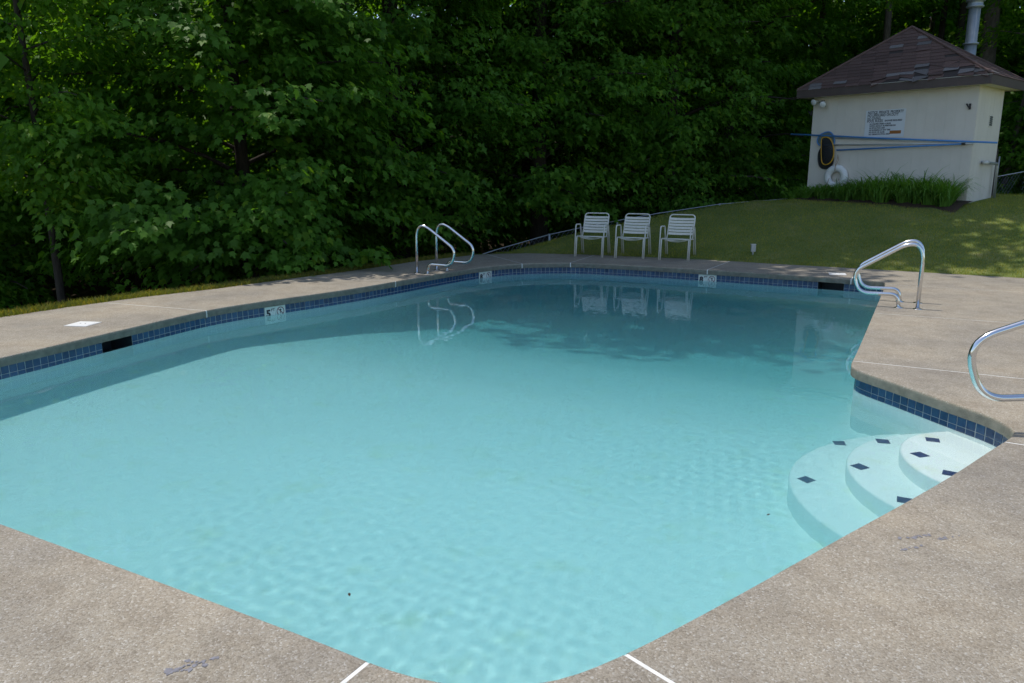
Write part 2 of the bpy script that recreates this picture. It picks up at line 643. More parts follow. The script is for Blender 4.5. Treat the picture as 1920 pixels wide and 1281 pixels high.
def seg_hit(a, b, c, d):
    r = (b[0] - a[0], b[1] - a[1])
    s = (d[0] - c[0], d[1] - c[1])
    den = r[0] * s[1] - r[1] * s[0]
    if abs(den) < 1e-12:
        return None
    t = ((c[0] - a[0]) * s[1] - (c[1] - a[1]) * s[0]) / den
    u = ((c[0] - a[0]) * r[1] - (c[1] - a[1]) * r[0]) / den
    return t if 0 <= t <= 1 and 0 <= u <= 1 else None


strips = []
for a, b in JOINTS:
    d = Vector((b[0] - a[0], b[1] - a[1])).normalized()
    a2 = (a[0] - d.x * 0.25, a[1] - d.y * 0.25)
    b2 = (b[0] + d.x * 12, b[1] + d.y * 12)
    hits = [h for h in (seg_hit(a2, b2, DECK_OUT[i], DECK_OUT[(i + 1) % len(DECK_OUT)]) for i in range(len(DECK_OUT))) if h]
    t = min(hits) + 0.01 if hits else 1
    b2 = (a2[0] + (b2[0] - a2[0]) * t, a2[1] + (b2[1] - a2[1]) * t)
    w = JW * 0.5
    n = (-d.y * w, d.x * w)
    strips.append([(a2[0] - n[0], a2[1] - n[1]), (b2[0] - n[0], b2[1] - n[1]), (b2[0] + n[0], b2[1] + n[1]), (a2[0] + n[0], a2[1] + n[1])])

pts, edges = [], []


def add_loop(P):
    b = len(pts)
    pts.extend(Vector(p) for p in P)
    edges.extend((b + i, b + (i + 1) % len(P)) for i in range(len(P)))


LIP_IN = off(0.012)
add_loop(DECK_OUT)
add_loop(LIP_IN)
for s in strips:
    add_loop(s)
cv, ce, cf, _, _, _ = delaunay_2d_cdt(pts, edges, [], 0, 1e-5)
TRI = []
for f in cf:
    for k in range(1, len(f) - 1):
        TRI.append((f[0], f[k], f[k + 1]))
cen = np.array([[sum(cv[i][0] for i in t) / 3, sum(cv[i][1] for i in t) / 3] for t in TRI])
keep = in_poly_np(cen[:, 0], cen[:, 1], DECK_OUT) & ~in_poly_np(cen[:, 0], cen[:, 1], LIP_IN)
cls = np.full(len(TRI), -1)
for k, s in enumerate(strips):
    cls[in_poly_np(cen[:, 0], cen[:, 1], s)] = k
em = {}
for ti, t in enumerate(TRI):
    if keep[ti]:
        for k in range(3):
            em.setdefault(tuple(sorted((t[k], t[(k + 1) % 3]))), []).append(ti)
comp = {}
for s0 in range(len(TRI)):
    if not keep[s0] or s0 in comp:
        continue
    cid = len(set(comp.values()))
    stack = [s0]
    comp[s0] = cid
    while stack:
        t = stack.pop()
        T = TRI[t]
        for k in range(3):
            for o in em[tuple(sorted((T[k], T[(k + 1) % 3])))]:
                if o not in comp and cls[o] == cls[t]:
                    comp[o] = cid
                    stack.append(o)
groups = {}
for t, c in comp.items():
    groups.setdefault(c, []).append(t)
LIPA = np.array(LIP_IN)
NRMA = np.array(NRM)


def lip_normal(p):
    d = np.hypot(LIPA[:, 0] - p[0], LIPA[:, 1] - p[1])
    i = int(d.argmin())
    best = 1e9
    for k in (i - 1, i):
        a, b = LIPA[k % NL], LIPA[(k + 1) % NL]
        t = np.clip(np.dot(p - a, b - a) / np.dot(b - a, b - a), 0, 1)
        dd = np.hypot(*(a + t * (b - a) - p))
        if dd < best:
            best = dd
            nn = NRMA[k % NL] * (1 - t) + NRMA[(k + 1) % NL] * t
    return best, nn / np.hypot(*nn)


deck = tag(empty("pool_deck"), kind="structure")
PROF = [(0.0, 0.0), (-0.005, -0.0015), (-0.0095, -0.006), (-0.012, -0.014), (-0.0125, -0.05), (-0.011, -0.086), (0.03, -0.0895)]
for c, tris in groups.items():
    is_strip = cls[tris[0]] >= 0
    area = sum(abs((cv[TRI[t][1]][0] - cv[TRI[t][0]][0]) * (cv[TRI[t][2]][1] - cv[TRI[t][0]][1]) -
                   (cv[TRI[t][2]][0] - cv[TRI[t][0]][0]) * (cv[TRI[t][1]][1] - cv[TRI[t][0]][1])) for t in tris) / 2
    if area < 1e-5:
        continue
    dz = -0.0015 if is_strip else 0.0
    mb = MB()
    vm = {}

    def vid(i):
        if i not in vm:
            vm[i] = len(mb.v)
            mb.v.append((cv[i][0], cv[i][1], dz))
        return vm[i]

    cnt = {}
    for t in tris:
        T = TRI[t]
        if (cv[T[1]][0] - cv[T[0]][0]) * (cv[T[2]][1] - cv[T[0]][1]) - (cv[T[2]][0] - cv[T[0]][0]) * (cv[T[1]][1] - cv[T[0]][1]) < 0:
            T = (T[0], T[2], T[1])
        mb.f.append(tuple(vid(i) for i in T))
        for k in range(3):
            e = (T[k], T[(k + 1) % 3])
            if (e[1], e[0]) in cnt:
                del cnt[(e[1], e[0])]
            else:
                cnt[e] = 1
    lipv, skv = {}, {}
    for (i, j) in list(cnt):
        pi, pj = np.array(cv[i]), np.array(cv[j])
        di, ni = lip_normal(pi)
        dj, nj = lip_normal(pj)
        if di < 2e-4 and dj < 2e-4:
            for q, p, n in ((i, pi, ni), (j, pj, nj)):
                if q not in lipv:
                    lipv[q] = []
                    for k, (o, z) in enumerate(PROF[1:]):
                        sh = 0.0008 if is_strip else 0.0
                        lipv[q].append(len(mb.v))
                        mb.v.append((p[0] + n[0] * (o + sh), p[1] + n[1] * (o + sh), z + dz))
            a, b = [vid(i)] + lipv[i], [vid(j)] + lipv[j]
            for k in range(len(a) - 1):
                mb.f.append((b[k], a[k], a[k + 1], b[k + 1]))
        else:
            for q, p in ((i, pi), (j, pj)):
                if q not in skv:
                    skv[q] = len(mb.v)
                    mb.v.append((p[0], p[1], -0.1))
            mb.f.append((vid(j), vid(i), skv[i], skv[j]))
    mb.mi = [0] * len(mb.f)
    mb.build("joint_strip" if is_strip else "slab", M["strip"] if is_strip else M["concrete"], deck)

# worn blue stencil paint on the near deck
for cxp, cyp, n in ((395, 1255, 46), (1740, 1015, 40)):
    mb = MB()
    strokes = [(random.uniform(-70, 70), random.uniform(-16, 16), random.uniform(-0.4, 0.6)) for _ in range(4)]
    for _ in range(n):
        s = random.choice(strokes)
        k = random.uniform(-22, 22)
        p = at(cxp + s[0] + k, cyp + s[1] + k * s[2] + random.uniform(-2, 2))
        r = random.uniform(0.004, 0.012)
        m = random.randint(5, 7)
        a0 = random.random() * 6
        mb.add([(p[0] + r * random.uniform(0.5, 1.2) * math.cos(a0 + 6.283 * q / m), p[1] + r * random.uniform(0.5, 1.2) * math.sin(a0 + 6.283 * q / m),
                 0.0015 + 0.00002 * len(mb.f)) for q in range(m)], [tuple(range(m))])
    tag(mb.build("paint_remnant", M["bluepaint"], deck), kind="stuff")

# ------------------------------------------------------------------ pool shell
pool = tag(empty("pool_shell"), kind="structure")


def floor_z(v):
    return float(np.interp(v, [0, 4.5, 6.5, 8.2, 9.8, 11.0, 14], [-1.08, -1.12, -1.3, -1.75, -2.5, -2.72, -2.76]))


def near_i(px, py, z):
    """outline index nearest to a pixel seen at height z"""
    x, y = at(px, py, z)
    return int(np.hypot(np.array(WALL)[:, 0] - x, np.array(WALL)[:, 1] - y).argmin())


# skimmer mouths, depth markers: runs of tile columns
run = {}
skim = []
for px, py, n in ((270, 645, 5), (1565, 533, 5)):
    i0 = near_i(px, py, -0.14) - n // 2
    skim.append((i0, n))
    for k in range(n):
        run[(i0 + k) % NL] = "skim"
marks = []
for px, py, txt in ((529, 582, "5"), (949, 519, "8"), (1315, 526, "8")):
    i0 = near_i(px, py, -0.14) - 2
    marks.append((i0, txt))
    for k in range(4):
        run[(i0 + k) % NL] = "mark"

BACK = off(0.043)
mb = MB()
for i in range(NL):
    j = (i + 1) % NL
    a, b = WALL[i], WALL[j]
    mb.add([(*a, -0.2125), (*b, -0.2125), (*b, -3.0), (*a, -3.0)], [(3, 2, 1, 0)])
    mb.add([(*BACK[i], -0.2125), (*BACK[j], -0.2125), (*b, -0.2125), (*a, -0.2125)], [(0, 1, 2, 3)])
wall_o = mb.build("pool_wall", M["plaster"], pool)
mb = MB()
for i in range(NL):
    j = (i + 1) % NL
    if run.get(i) == "skim":
        continue
    mb.add([(*BACK[i], -0.08), (*BACK[j], -0.08), (*BACK[j], -0.2125), (*BACK[i], -0.2125)], [(3, 2, 1, 0)])
grout_o = mb.build("grout", M["grout"], pool)
FX, FY = np.meshgrid(np.arange(-6.5, 7.6, 0.12), np.arange(0.5, 16, 0.12))
FZ = np.interp(FX * AX + FY * AY, [0, 4.5, 6.5, 8.2, 9.8, 11.0, 14], [-1.08, -1.12, -1.3, -1.75, -2.5, -2.72, -2.76])
ny_, nx_ = FX.shape
dw = poly_dist_np(FX, FY, WALL)
FZ = FZ + 0.22 * np.clip(1 - dw / 0.3, 0, 1) ** 2
idx = np.arange(nx_ * ny_).reshape(ny_, nx_)
Q = np.stack([idx[:-1, :-1], idx[:-1, 1:], idx[1:, 1:], idx[1:, :-1]], -1).reshape(-1, 4)
P3 = np.stack([FX, FY, FZ], -1).reshape(-1, 3)
c = P3[Q].mean(1)
okf = in_poly_np(c[:, 0], c[:, 1], off(0.2))
floor_o = mobj("pool_floor", np_mesh("pool_floor", P3, Q[okf], M["plaster"], True), pool)

# tiles
tw, tt = 0.0358, 0.004
tmb = MB()
bv = 0.0016
tmb.add([(-tw, 0, -tw), (tw, 0, -tw), (tw, 0, tw), (-tw, 0, tw), (-tw, tt - bv, -tw), (tw, tt - bv, -tw), (tw, tt - bv, tw), (-tw, tt - bv, tw),
         (-tw + bv, tt, -tw + bv), (tw - bv, tt, -tw + bv), (tw - bv, tt, tw - bv), (-tw + bv, tt, tw - bv)],
        [(0, 4, 5, 1), (1, 5, 6, 2), (2, 6, 7, 3), (3, 7, 4, 0), (4, 8, 9, 5), (5, 9, 10, 6), (6, 10, 11, 7), (7, 11, 8, 4), (8, 11, 10, 9)])
tile_me = tmb.mesh("tile", M["tile"])
cand = []
for i in range(NL):
    if i in run:
        continue
    j = (i + 1) % NL
    a, b = Vector((*BACK[i], 0)), Vector((*BACK[j], 0))
    mid = (a + b) / 2
    t = (b - a).normalized()
    inw = Vector((-t.y, t.x, 0))                      # towards the water
    for row, zc in ((0, -0.1285), (1, -0.1895)):
        px, py = proj(mid.x, mid.y, zc)
        facing = inw.dot(Vector((-mid.x, -mid.y, 0)).normalized())
        vis = facing > 0.05 and -10 < px < 1930 and 0 < py < 1290
        dist = math.hypot(mid.x, mid.y)
        area = max(facing, 0.01) / dist ** 2 * (1 if row == 0 else 0.45) * (1 if vis else 0.001)
        X = -t
        mat = Matrix(((X.x, inw.x, 0, mid.x), (X.y, inw.y, 0, mid.y), (0, 0, 0.55 if row else 1, zc), (0, 0, 0, 1)))
        cand.append((-area, len(cand), mat))
cand.sort()
rest = MB()
tiles_o = []
for k, (_, _, mat) in enumerate(cand):
    jit = Matrix.Rotation(random.gauss(0, 0.008), 4, "Y") @ Matrix.Rotation(random.gauss(0, 0.012), 4, "X") @ Matrix.Rotation(random.gauss(0, 0.012), 4, "Z")
    mm = mat @ jit
    if k < 294:
        tiles_o.append(mobj("tile", tile_me, pool, mm))
    else:
        rest.add([mm @ Vector(p) for p in tmb.v], tmb.f)
tiles_o.append(tag(rest.build("tile_band", M["tile"], pool), kind="stuff"))

# skimmer mouths and lids
for i0, n in skim:
    a, b = Vector((*BACK[i0 % NL], 0)), Vector((*BACK[(i0 + n) % NL], 0))
    t = (b - a).normalized()
    o_ = Vector((t.y, -t.x, 0))
    mb = MB()
    v = []
    for dpt in (0.0, 0.3):
        for z in (-0.088, -0.27):
            for p in (a, b):
                q = p + o_ * dpt
                v.append((q.x, q.y, z))
    mb.add(v, [(0, 1, 5, 4), (2, 6, 7, 3), (0, 4, 6, 2), (1, 3, 7, 5), (4, 5, 7, 6)])
    mb.build("skimmer_mouth", M["dark_hole"], pool)

# entry steps
stp = []
CXs, CYs = 3.20, 4.64
for r, rb, z in ((0.62, 0.72, -0.30), (0.97, 0.93, -0.57), (1.35, 1.17, -0.84)):
    mb = MB()
    n = 56
    top, bot = [], []
    for k in range(n):
        a = math.radians(60 + 220 * k / (n - 1))
        q = (rb / r) if math.sin(a) > 0 else 1.0
        x, y = CXs + r * math.cos(a), CYs + q * r * math.sin(a)
        ri = r - 0.02
        mb.v += [(CXs, CYs, z), (CXs + ri * math.cos(a), CYs + q * ri * math.sin(a), z), (CXs + (r - 0.006) * math.cos(a), CYs + q * (r - 0.006) * math.sin(a), z - 0.006),
                 (x, y, z - 0.02), (x, y, -1.3)]
    for k in range(n - 1):
        b0, b1 = k * 5, (k + 1) * 5
        mb.f += [(b0, b0 + 1, b1 + 1)] + [(b0 + q, b0 + q + 1, b1 + q + 1, b1 + q) for q in (1, 2, 3)]
    mb.mi = [0] * len(mb.f)
    s_o = mb.build("entry_step", M["plaster"], pool, True)
    stp.append((s_o, r, z))
for s_o, z, dl in ((stp[0][0], -0.30, [(2.98, 5.17), (2.74, 4.88), (2.76, 4.55)]), (stp[1][0], -0.57, [(2.74, 5.39), (2.36, 4.91), (2.40, 4.38)]),
                   (stp[2][0], -0.84, [(2.52, 5.61), (2.02, 4.95)])):
    for x, y in dl:
        a = math.atan2(y - CYs, x - CXs)
        mb = MB()
        e, w = 0.062, 0.062
        ca, sa = math.cos(a), math.sin(a)
        V = [(x + p * ca - q * sa, y + p * sa + q * ca) for p, q in ((e, 0), (0, w), (-e, 0), (0, -w))]
        mb.add([(*p, z + 0.0005) for p in V] + [(*p, z + 0.004) for p in V], [(4, 5, 6, 7), (0, 1, 5, 4), (1, 2, 6, 5), (2, 3, 7, 6), (3, 0, 4, 7)])
        mb.build("tile", M["step_tile"], s_o).cycles.is_caustics_receiver = True
for o in [wall_o, grout_o, floor_o] + tiles_o + [s[0] for s in stp]:
    o.cycles.is_caustics_receiver = True

# ------------------------------------------------------------------ water
step = 0.023
xg = np.arange(min(p[0] for p in WALL) - 0.05, max(p[0] for p in WALL) + 0.05, step)
yg = np.arange(min(p[1] for p in WALL) - 0.05, max(p[1] for p in WALL) + 0.05, step)
WX, WY = np.meshgrid(xg, yg)
hgt = np.zeros(WX.shape)
BREEZE = 0.55 * np.exp(-((WX + 1.2) ** 2 + (WY - 3.2) ** 2) / 2.2) + 0.45 * np.exp(-((WX - 1.4) ** 2 + (WY - 5.6) ** 2) / 1.2) + 0.3 * np.exp(-((WX - 0.2) ** 2 + (WY - 2.6) ** 2) / 0.8)
wr = np.random.default_rng(5)
for lam, slope, cnt_, spread in ((2.8, 0.003, 4, 1.2), (1.2, 0.004, 6, 1.4), (0.55, 0.006, 10, 1.6), (0.27, 0.007, 16, 1.9), (0.12, 0.008, 22, 2.4), (0.085, 0.011, 22, 3.1)):
    for _ in range(cnt_):
        L = lam * wr.uniform(0.7, 1.35)
        k = 2 * math.pi / L
        a = 0.35 + wr.normal(0, spread * 0.5)
        # each train is gathered in patches, so that calm and ruffled water alternate
        e1 = np.sin(wr.uniform(0.3, 0.9) * WX + wr.uniform(-0.5, 0.5) * WY + wr.uniform(0, 6.28))
        e2 = np.sin(wr.uniform(0.3, 0.9) * WY + wr.uniform(-0.5, 0.5) * WX + wr.uniform(0, 6.28))
        env = np.clip(0.10 + 0.22 * e1 * e2, 0.03, 1.0) + (BREEZE + 0.06 if lam < 0.2 else 0.12 * BREEZE)
        hgt += env * slope / k / math.sqrt(cnt_) * 2.2 * np.sin(k * (WX * math.cos(a) + WY * math.sin(a)) + wr.uniform(0, 6.28))
hgt = np.clip(hgt, -0.014, 0.014)
ny_, nx_ = WX.shape
idx = np.arange(nx_ * ny_).reshape(ny_, nx_)
Q = np.stack([idx[:-1, :-1], idx[:-1, 1:], idx[1:, 1:], idx[1:, :-1]], -1).reshape(-1, 4)
P3 = np.stack([WX, WY, WATER_Z + hgt], -1).reshape(-1, 3)
c = P3[Q].mean(1)
Q = Q[in_poly_np(c[:, 0], c[:, 1], off(0.06))]
used = np.unique(Q)
remap = np.full(len(P3), -1)
remap[used] = np.arange(len(used))
wm, nt, _b = new_mat("water_surface")
nt.nodes.remove(_b)
gl = nd(nt, "BsdfGlass", IOR=1.33, Roughness=0.0)
nt.links.new(gl.outputs[0], nt.nodes["Material Output"].inputs[0])
water = tag(mobj("pool_water", np_mesh("pool_water", P3[used], remap[Q], wm, True)), kind="structure")
water.cycles.is_caustics_caster = True
vm_, nt, _b = new_mat("water_absorption")
nt.nodes.remove(_b)
va = nd(nt, "VolumeAbsorption", Density=1.0)
va.inputs["Color"].default_value = (0.41, 0.856, 0.893, 1)
vsn = nd(nt, "VolumeScatter", Density=0.30, Anisotropy=0.0)
vsn.inputs["Color"].default_value = (0.97, 0.99, 1.0, 1)
vadd = nt.nodes.new("ShaderNodeAddShader")
nt.links.new(va.outputs[0], vadd.inputs[0])
nt.links.new(vsn.outputs[0], vadd.inputs[1])
nt.links.new(vadd.outputs[0], nt.nodes["Material Output"].inputs["Volume"])
BODY = off(0.05)
bp = [Vector(p) for p in BODY]
v2, _, f2, _, _, _ = delaunay_2d_cdt(bp, [(i, (i + 1) % NL) for i in range(NL)], [], 1, 1e-6)
mb = MB()
zt, zb_ = WATER_Z + 0.016, -3.1
nv = len(v2)
mb.v = [(p[0], p[1], zt) for p in v2] + [(p[0], p[1], zb_) for p in v2]
ec = {}
for f in f2:
    f = list(f)
    A2 = sum(v2[f[k]][0] * v2[f[(k + 1) % len(f)]][1] - v2[f[(k + 1) % len(f)]][0] * v2[f[k]][1] for k in range(len(f)))
    if A2 < 0:
        f.reverse()
    mb.f.append(tuple(f))
    mb.f.append(tuple(i + nv for i in reversed(f)))
    for k in range(len(f)):
        e = (f[k], f[(k + 1) % len(f)])
        if (e[1], e[0]) in ec:
            del ec[(e[1], e[0])]
        else:
            ec[e] = 1
for a, b in ec:
    mb.f.append((a + nv, b + nv, b, a))
mb.mi = [0] * len(mb.f)
mb.build("water_body", vm_, water)


# ------------------------------------------------------------------ shed
SL, SR = (7.351, 19.505), (9.754, 16.766)
SW, SD = 3.644, 1.5
SX = (0.6594, -0.7518)
SN = (0.7518, 0.6594)
SZ0, SZT = 0.78, 3.422
shed = tag(empty("pump_shed", (SL[0], SL[1], 0), math.atan2(SX[1], SX[0])),
           "cream painted shed with brown shingled hip roof standing on the lawn", "shed")


def on_wall(px, py):
    """local (x, z) on the shed's front wall for a point of the photograph"""
    r = ray(px, py)
    t = (SL[0] * SN[0] + SL[1] * SN[1]) / (r[0] * SN[0] + r[1] * SN[1])
    x, y, z = r[0] * t, r[1] * t, CAM_H + r[2] * t
    return (x - SL[0]) * SX[0] + (y - SL[1]) * SX[1], z


def shed_local(o, x, y, z, rz=0.0):
    """a separate thing placed by coordinates of the shed"""
    o.location = (SL[0] + SX[0] * x + SN[0] * y, SL[1] + SX[1] * x + SN[1] * y, z)
    o.rotation_euler = (0, 0, math.atan2(SX[1], SX[0]) + rz)
    return o


core = MB()
core.box(0.012, SW - 0.012, 0.012, SD - 0.012, SZ0, SZT)
core.build("wall", M["siding"], shed)
# grooved siding panels
for side, length in (("front", SW), ("right", SD), ("back", SW), ("left", SD)):
    npan = 3 if length > 2 else 1
    pw = length / npan
    for k in range(npan):
        mb = MB()
        ng = int(round(pw / 0.2))
        bw = pw / ng
        for q in range(ng):
            x0, x1 = k * pw + q * bw + 0.0007, k * pw + (q + 1) * bw - 0.0007
            prot = 0.0008 * (q % 3)
            if side == "front":
                mb.box(x0, x1, -0.006 - prot, 0.0115, SZ0, SZT)
            elif side == "back":
                mb.box(x0, x1, SD - 0.0115, SD + 0.006 + prot, SZ0, SZT)
            elif side == "right":
                mb.box(SW - 0.0115, SW + 0.006 + prot, min(max(x0, 0.013), SD), min(x1, SD - 0.013), SZ0, SZT)
            else:
                mb.box(-0.006 - prot, 0.0115, max(x0, 0.013), min(x1, SD - 0.013), SZ0, SZT)
        mb.build("siding_panel", M["siding"], shed)
# roof
OV = 0.3
EZ0, EZ1, APZ = SZT, SZT + 0.175, 4.88
ex0, ex1, ey0, ey1 = -OV, SW + OV, -OV, SD + OV
apex = Vector((SW / 2, SD / 2, APZ))
mb = MB()
E4 = [(ex0, ey0), (ex1, ey0), (ex1, ey1), (ex0, ey1)]
mb.add([(x, y, EZ1) for x, y in E4] + [tuple(apex)] + [(x, y, EZ1 - 0.03) for x, y in E4],
       [(0, 1, 4), (1, 2, 4), (2, 3, 4), (3, 0, 4), (8, 7, 6, 5)])
roof = mb.build("roof", M["underlay"], shed)
mb = MB()
mb.box(ex0 + 0.02, ex1 - 0.02, ey0 + 0.02, ey1 - 0.02, EZ0 + 0.002, EZ0 + 0.02)
mb.build("soffit", M["soffit"], shed)
for bx in ((ex0, ex1, ey0 - 0.001, ey0 + 0.019), (ex0, ex1, ey1 - 0.019, ey1 + 0.001), (ex1 - 0.019, ex1 + 0.001, ey0 + 0.02, ey1 - 0.02),
           (ex0 - 0.001, ex0 + 0.019, ey0 + 0.02, ey1 - 0.02)):
    mb = MB()
    mb.box(*bx, EZ0 - 0.008, EZ1 - 0.002)
    mb.build("fascia", M["fascia"], shed)
mb = MB()
mb.box(ex0 - 0.004, ex1 + 0.004, ey0 - 0.012, ey0 + 0.02, EZ1, EZ1 + 0.006)
mb.build("drip_edge", M["white_metal"], shed)

rs = random.Random(3)
sh_cnt = 0
sh_rest = MB()


def roof_face(a, b, count_as_parts, damaged):
    """courses of shingle tabs on the slope from eave edge a-b to the apex"""
    global sh_cnt
    A, B = Vector((*a, EZ1)), Vector((*b, EZ1))
    xdir = (B - A).normalized()
    up = apex - A
    up = (up - xdir * up.dot(xdir))
    slope = up.length
    up.normalize()
    nrm = xdir.cross(up)
    nc = 17
    ch = slope / nc
    ap = (apex - A).dot(xdir)
    Lh = (B - A).length
    for r in range(nc):
        s0, s1 = r * ch - 0.012, (r + 1) * ch + 0.02
        f = max(0.0, r * ch / slope)
        x0, x1 = ap * f, Lh - (Lh - ap) * f
        tw_ = 0.30
        x = x0 - (tw_ / 2 if r % 2 else 0)
        while x < x1 - 0.01:
            xa, xb = max(x, x0) + 0.003, min(x + tw_, x1) - 0.003
            x += tw_
            if xb - xa < 0.03:
                continue
            u = (xa + xb) / 2 / Lh
            dmg = 0.0
            if damaged:
                dmg = 0.75 if (r < 3 and u > 0.45) else (0.45 if (r < 5 and u > 0.6) else (0.2 if r < 2 else 0.06))
            bare = rs.random() < (dmg * 0.6 if damaged else 0.03)
            if damaged and rs.random() < dmg * 0.22:
                continue                                   # a lost tab
            lift = rs.uniform(0.002, 0.006) + (rs.uniform(0.0, 0.03) if rs.random() < dmg else 0)
            skew = rs.gauss(0, 0.004 + 0.03 * (dmg > 0.3))
            s1c = min(s1, slope * 0.999)
            f1 = s1c / slope
            ta, tb = max(xa, ap * f1 + 0.002), min(xb, Lh - (Lh - ap) * f1 - 0.002)
            if tb <= ta:
                ta = tb = (max(xa, min(xb, ap)))
                tb = ta + 0.004
            th = 0.006
            V = []
            for (xx, ss, hh) in ((xa, s0 + skew, 0.010 + lift), (xb, s0 - skew, 0.010 + lift), (tb, s1c, 0.003), (ta, s1c, 0.003)):
                V.append(A + xdir * xx + up * ss + nrm * hh)
            V += [p - nrm * th for p in V]
            F = [(0, 1, 2, 3), (0, 4, 5, 1), (1, 5, 6, 2), (2, 6, 7, 3), (3, 7, 4, 0)]
            if count_as_parts and sh_cnt < 290:
                m_ = MB().add(V, F)
                m_.build("shingle", M["shingle_bare"] if bare else M["shingle"], roof)
                sh_cnt += 1
            else:
                sh_rest.add(V, F)


roof_face(E4[0], E4[1], True, True)
roof_face(E4[1], E4[2], True, False)
roof_face(E4[2], E4[3], False, False)
roof_face(E4[3], E4[0], False, False)
tag(sh_rest.build("shingle_courses", M["shingle"], roof), kind="stuff")
# hip caps
for e in E4:
    p = Vector((*e, EZ1))
    mb = MB()
    mb.tube([p + Vector((0, 0, 0.02)), p.lerp(apex, 0.5) + Vector((0, 0, 0.022)), apex + Vector((0, 0, 0.02))], 0.028, 6)
    mb.build("hip_cap", M["shingle"], roof)
# flue
fx, fy = SW * 0.5 + 0.80, SD + 0.62
mb = MB()
mb.lathe([(0.132, 2.2), (0.132, 4.55)], (fx, fy, 0), 20)
mb.lathe([(0.128, 4.55), (0.17, 4.56), (0.17, 4.59), (0.125, 4.61), (0.125, 6.4)], (fx, fy, 0), 20)
flue = mb.build("flue", M["galv"], shed, True)
mb = MB()
mb.lathe([(0.127, 5.34), (0.185, 5.37), (0.185, 5.40), (0.16, 5.41), (0.16, 5.49), (0.2, 5.5), (0.2, 5.54), (0.15, 5.6)], (fx, fy, 0), 20)
mb.build("flue_cap", M["galv"], flue, True)
# right wall: vent and pipe stub
mb = MB()
mb.box(SW + 0.004, SW + 0.018, 0.74, 0.93, 2.62, 2.86)
vent = mb.build("wall_vent", M["white_metal"], shed)
mb = MB()
for k in range(5):
    mb.box(SW + 0.0185, SW + 0.024, 0.755, 0.915, 2.645 + k * 0.041, 2.675 + k * 0.041)
mb.build("louvre", M["dark_hole"], vent)
mb = MB()
mb.tube(rounded([(SW, 0.62, 1.86), (SW + 0.1, 0.62, 1.86), (SW + 0.1, 1.32, 1.84), (SW + 0.1, 1.40, 0.95)], 0.06), 0.03, 10)
pipe = mb.build("drain_pipe", M["fence_galv"], shed, True)
mb = MB()
mb.tube([(SW + 0.1, 0.52, 1.862), (SW + 0.1, 0.72, 1.858)], 0.042, 12)
mb.build("pipe_end", M["pvc"], pipe, True)

# sign
sign = empty("rules_sign")
tag(sign, "white pool rules board with black lettering on the shed wall", "sign")
x0, z1 = on_wall(1625, 208)
x1, _z = on_wall(1700, 203)
_x, z0 = on_wall(1625, 259)
shed_local(sign, x0, -0.012, z0)
sw, sh = x1 - x0, z1 - z0
MB().box(0, sw, -0.008, 0.0, 0, sh).build("board", M["sign"], sign)


def text_mesh(txt, size, mat, parent, x, y, z, rot=(math.pi / 2, 0, 0), name="lettering", width=None, bold=0.0, align="LEFT"):
    cu = bpy.data.curves.new("t", "FONT")
    cu.body = txt
    cu.size = size
    cu.align_x = align
    cu.offset = bold
    cu.resolution_u = 2
    o = bpy.data.objects.new("t", cu)
    LINK(o)
    bpy.context.view_layer.update()
    me = bpy.data.meshes.new_from_object(o.evaluated_get(bpy.context.evaluated_depsgraph_get()))
    bpy.data.objects.remove(o)
    bpy.data.curves.remove(cu)
    if width:
        w = max((v.co.x for v in me.vertices), default=1)
        for v in me.vertices:
            v.co.x *= width / w
    me.materials.clear()
    me.materials.append(mat)
    me.name = name
    t = bpy.data.objects.new(name, me)
    LINK(t)
    t.parent = parent
    t.location = (x, y, z)
    t.rotation_euler = rot
    return t


for txt, fx_, fz, s, wd in (("NOTICE  PRIVATE  PROPERTY", 0.05, 0.87, 0.082, 0.9), ("NO LIFEGUARD ON DUTY", 0.05, 0.765, 0.085, 0.78), ("NO DIVING", 0.05, 0.655, 0.082, 0.34),
                            ("POOL RULES", 0.05, 0.56, 0.082, 0.4), ("SHOWER REQUIRED", 0.5, 0.575, 0.05, 0.43), ("NO CHILDREN UNDER 14 UNLESS", 0.12, 0.475, 0.045, 0.54),
                            ("WITH ADULT SUPERVISION", 0.12, 0.40, 0.045, 0.66), ("NO PETS IN POOL AREA", 0.12, 0.325, 0.045, 0.4),
                            ("NO RUNNING AT ANY TIME", 0.12, 0.25, 0.045, 0.54), ("NO FOOD OR GLASS", 0.12, 0.175, 0.045, 0.4), ("NO DRINKS IN POOL AREA", 0.12, 0.1, 0.045, 0.54)):
    text_mesh(txt, s, M["black_print"], sign, fx_ * sw, -0.0095, fz * sh, width=wd * sw, bold=0.002)
MB().box(0.65 * sw, 0.93 * sw, -0.0105, -0.0085, 0.12 * sh, 0.235 * sh).build("sticker", M["orange"], sign)

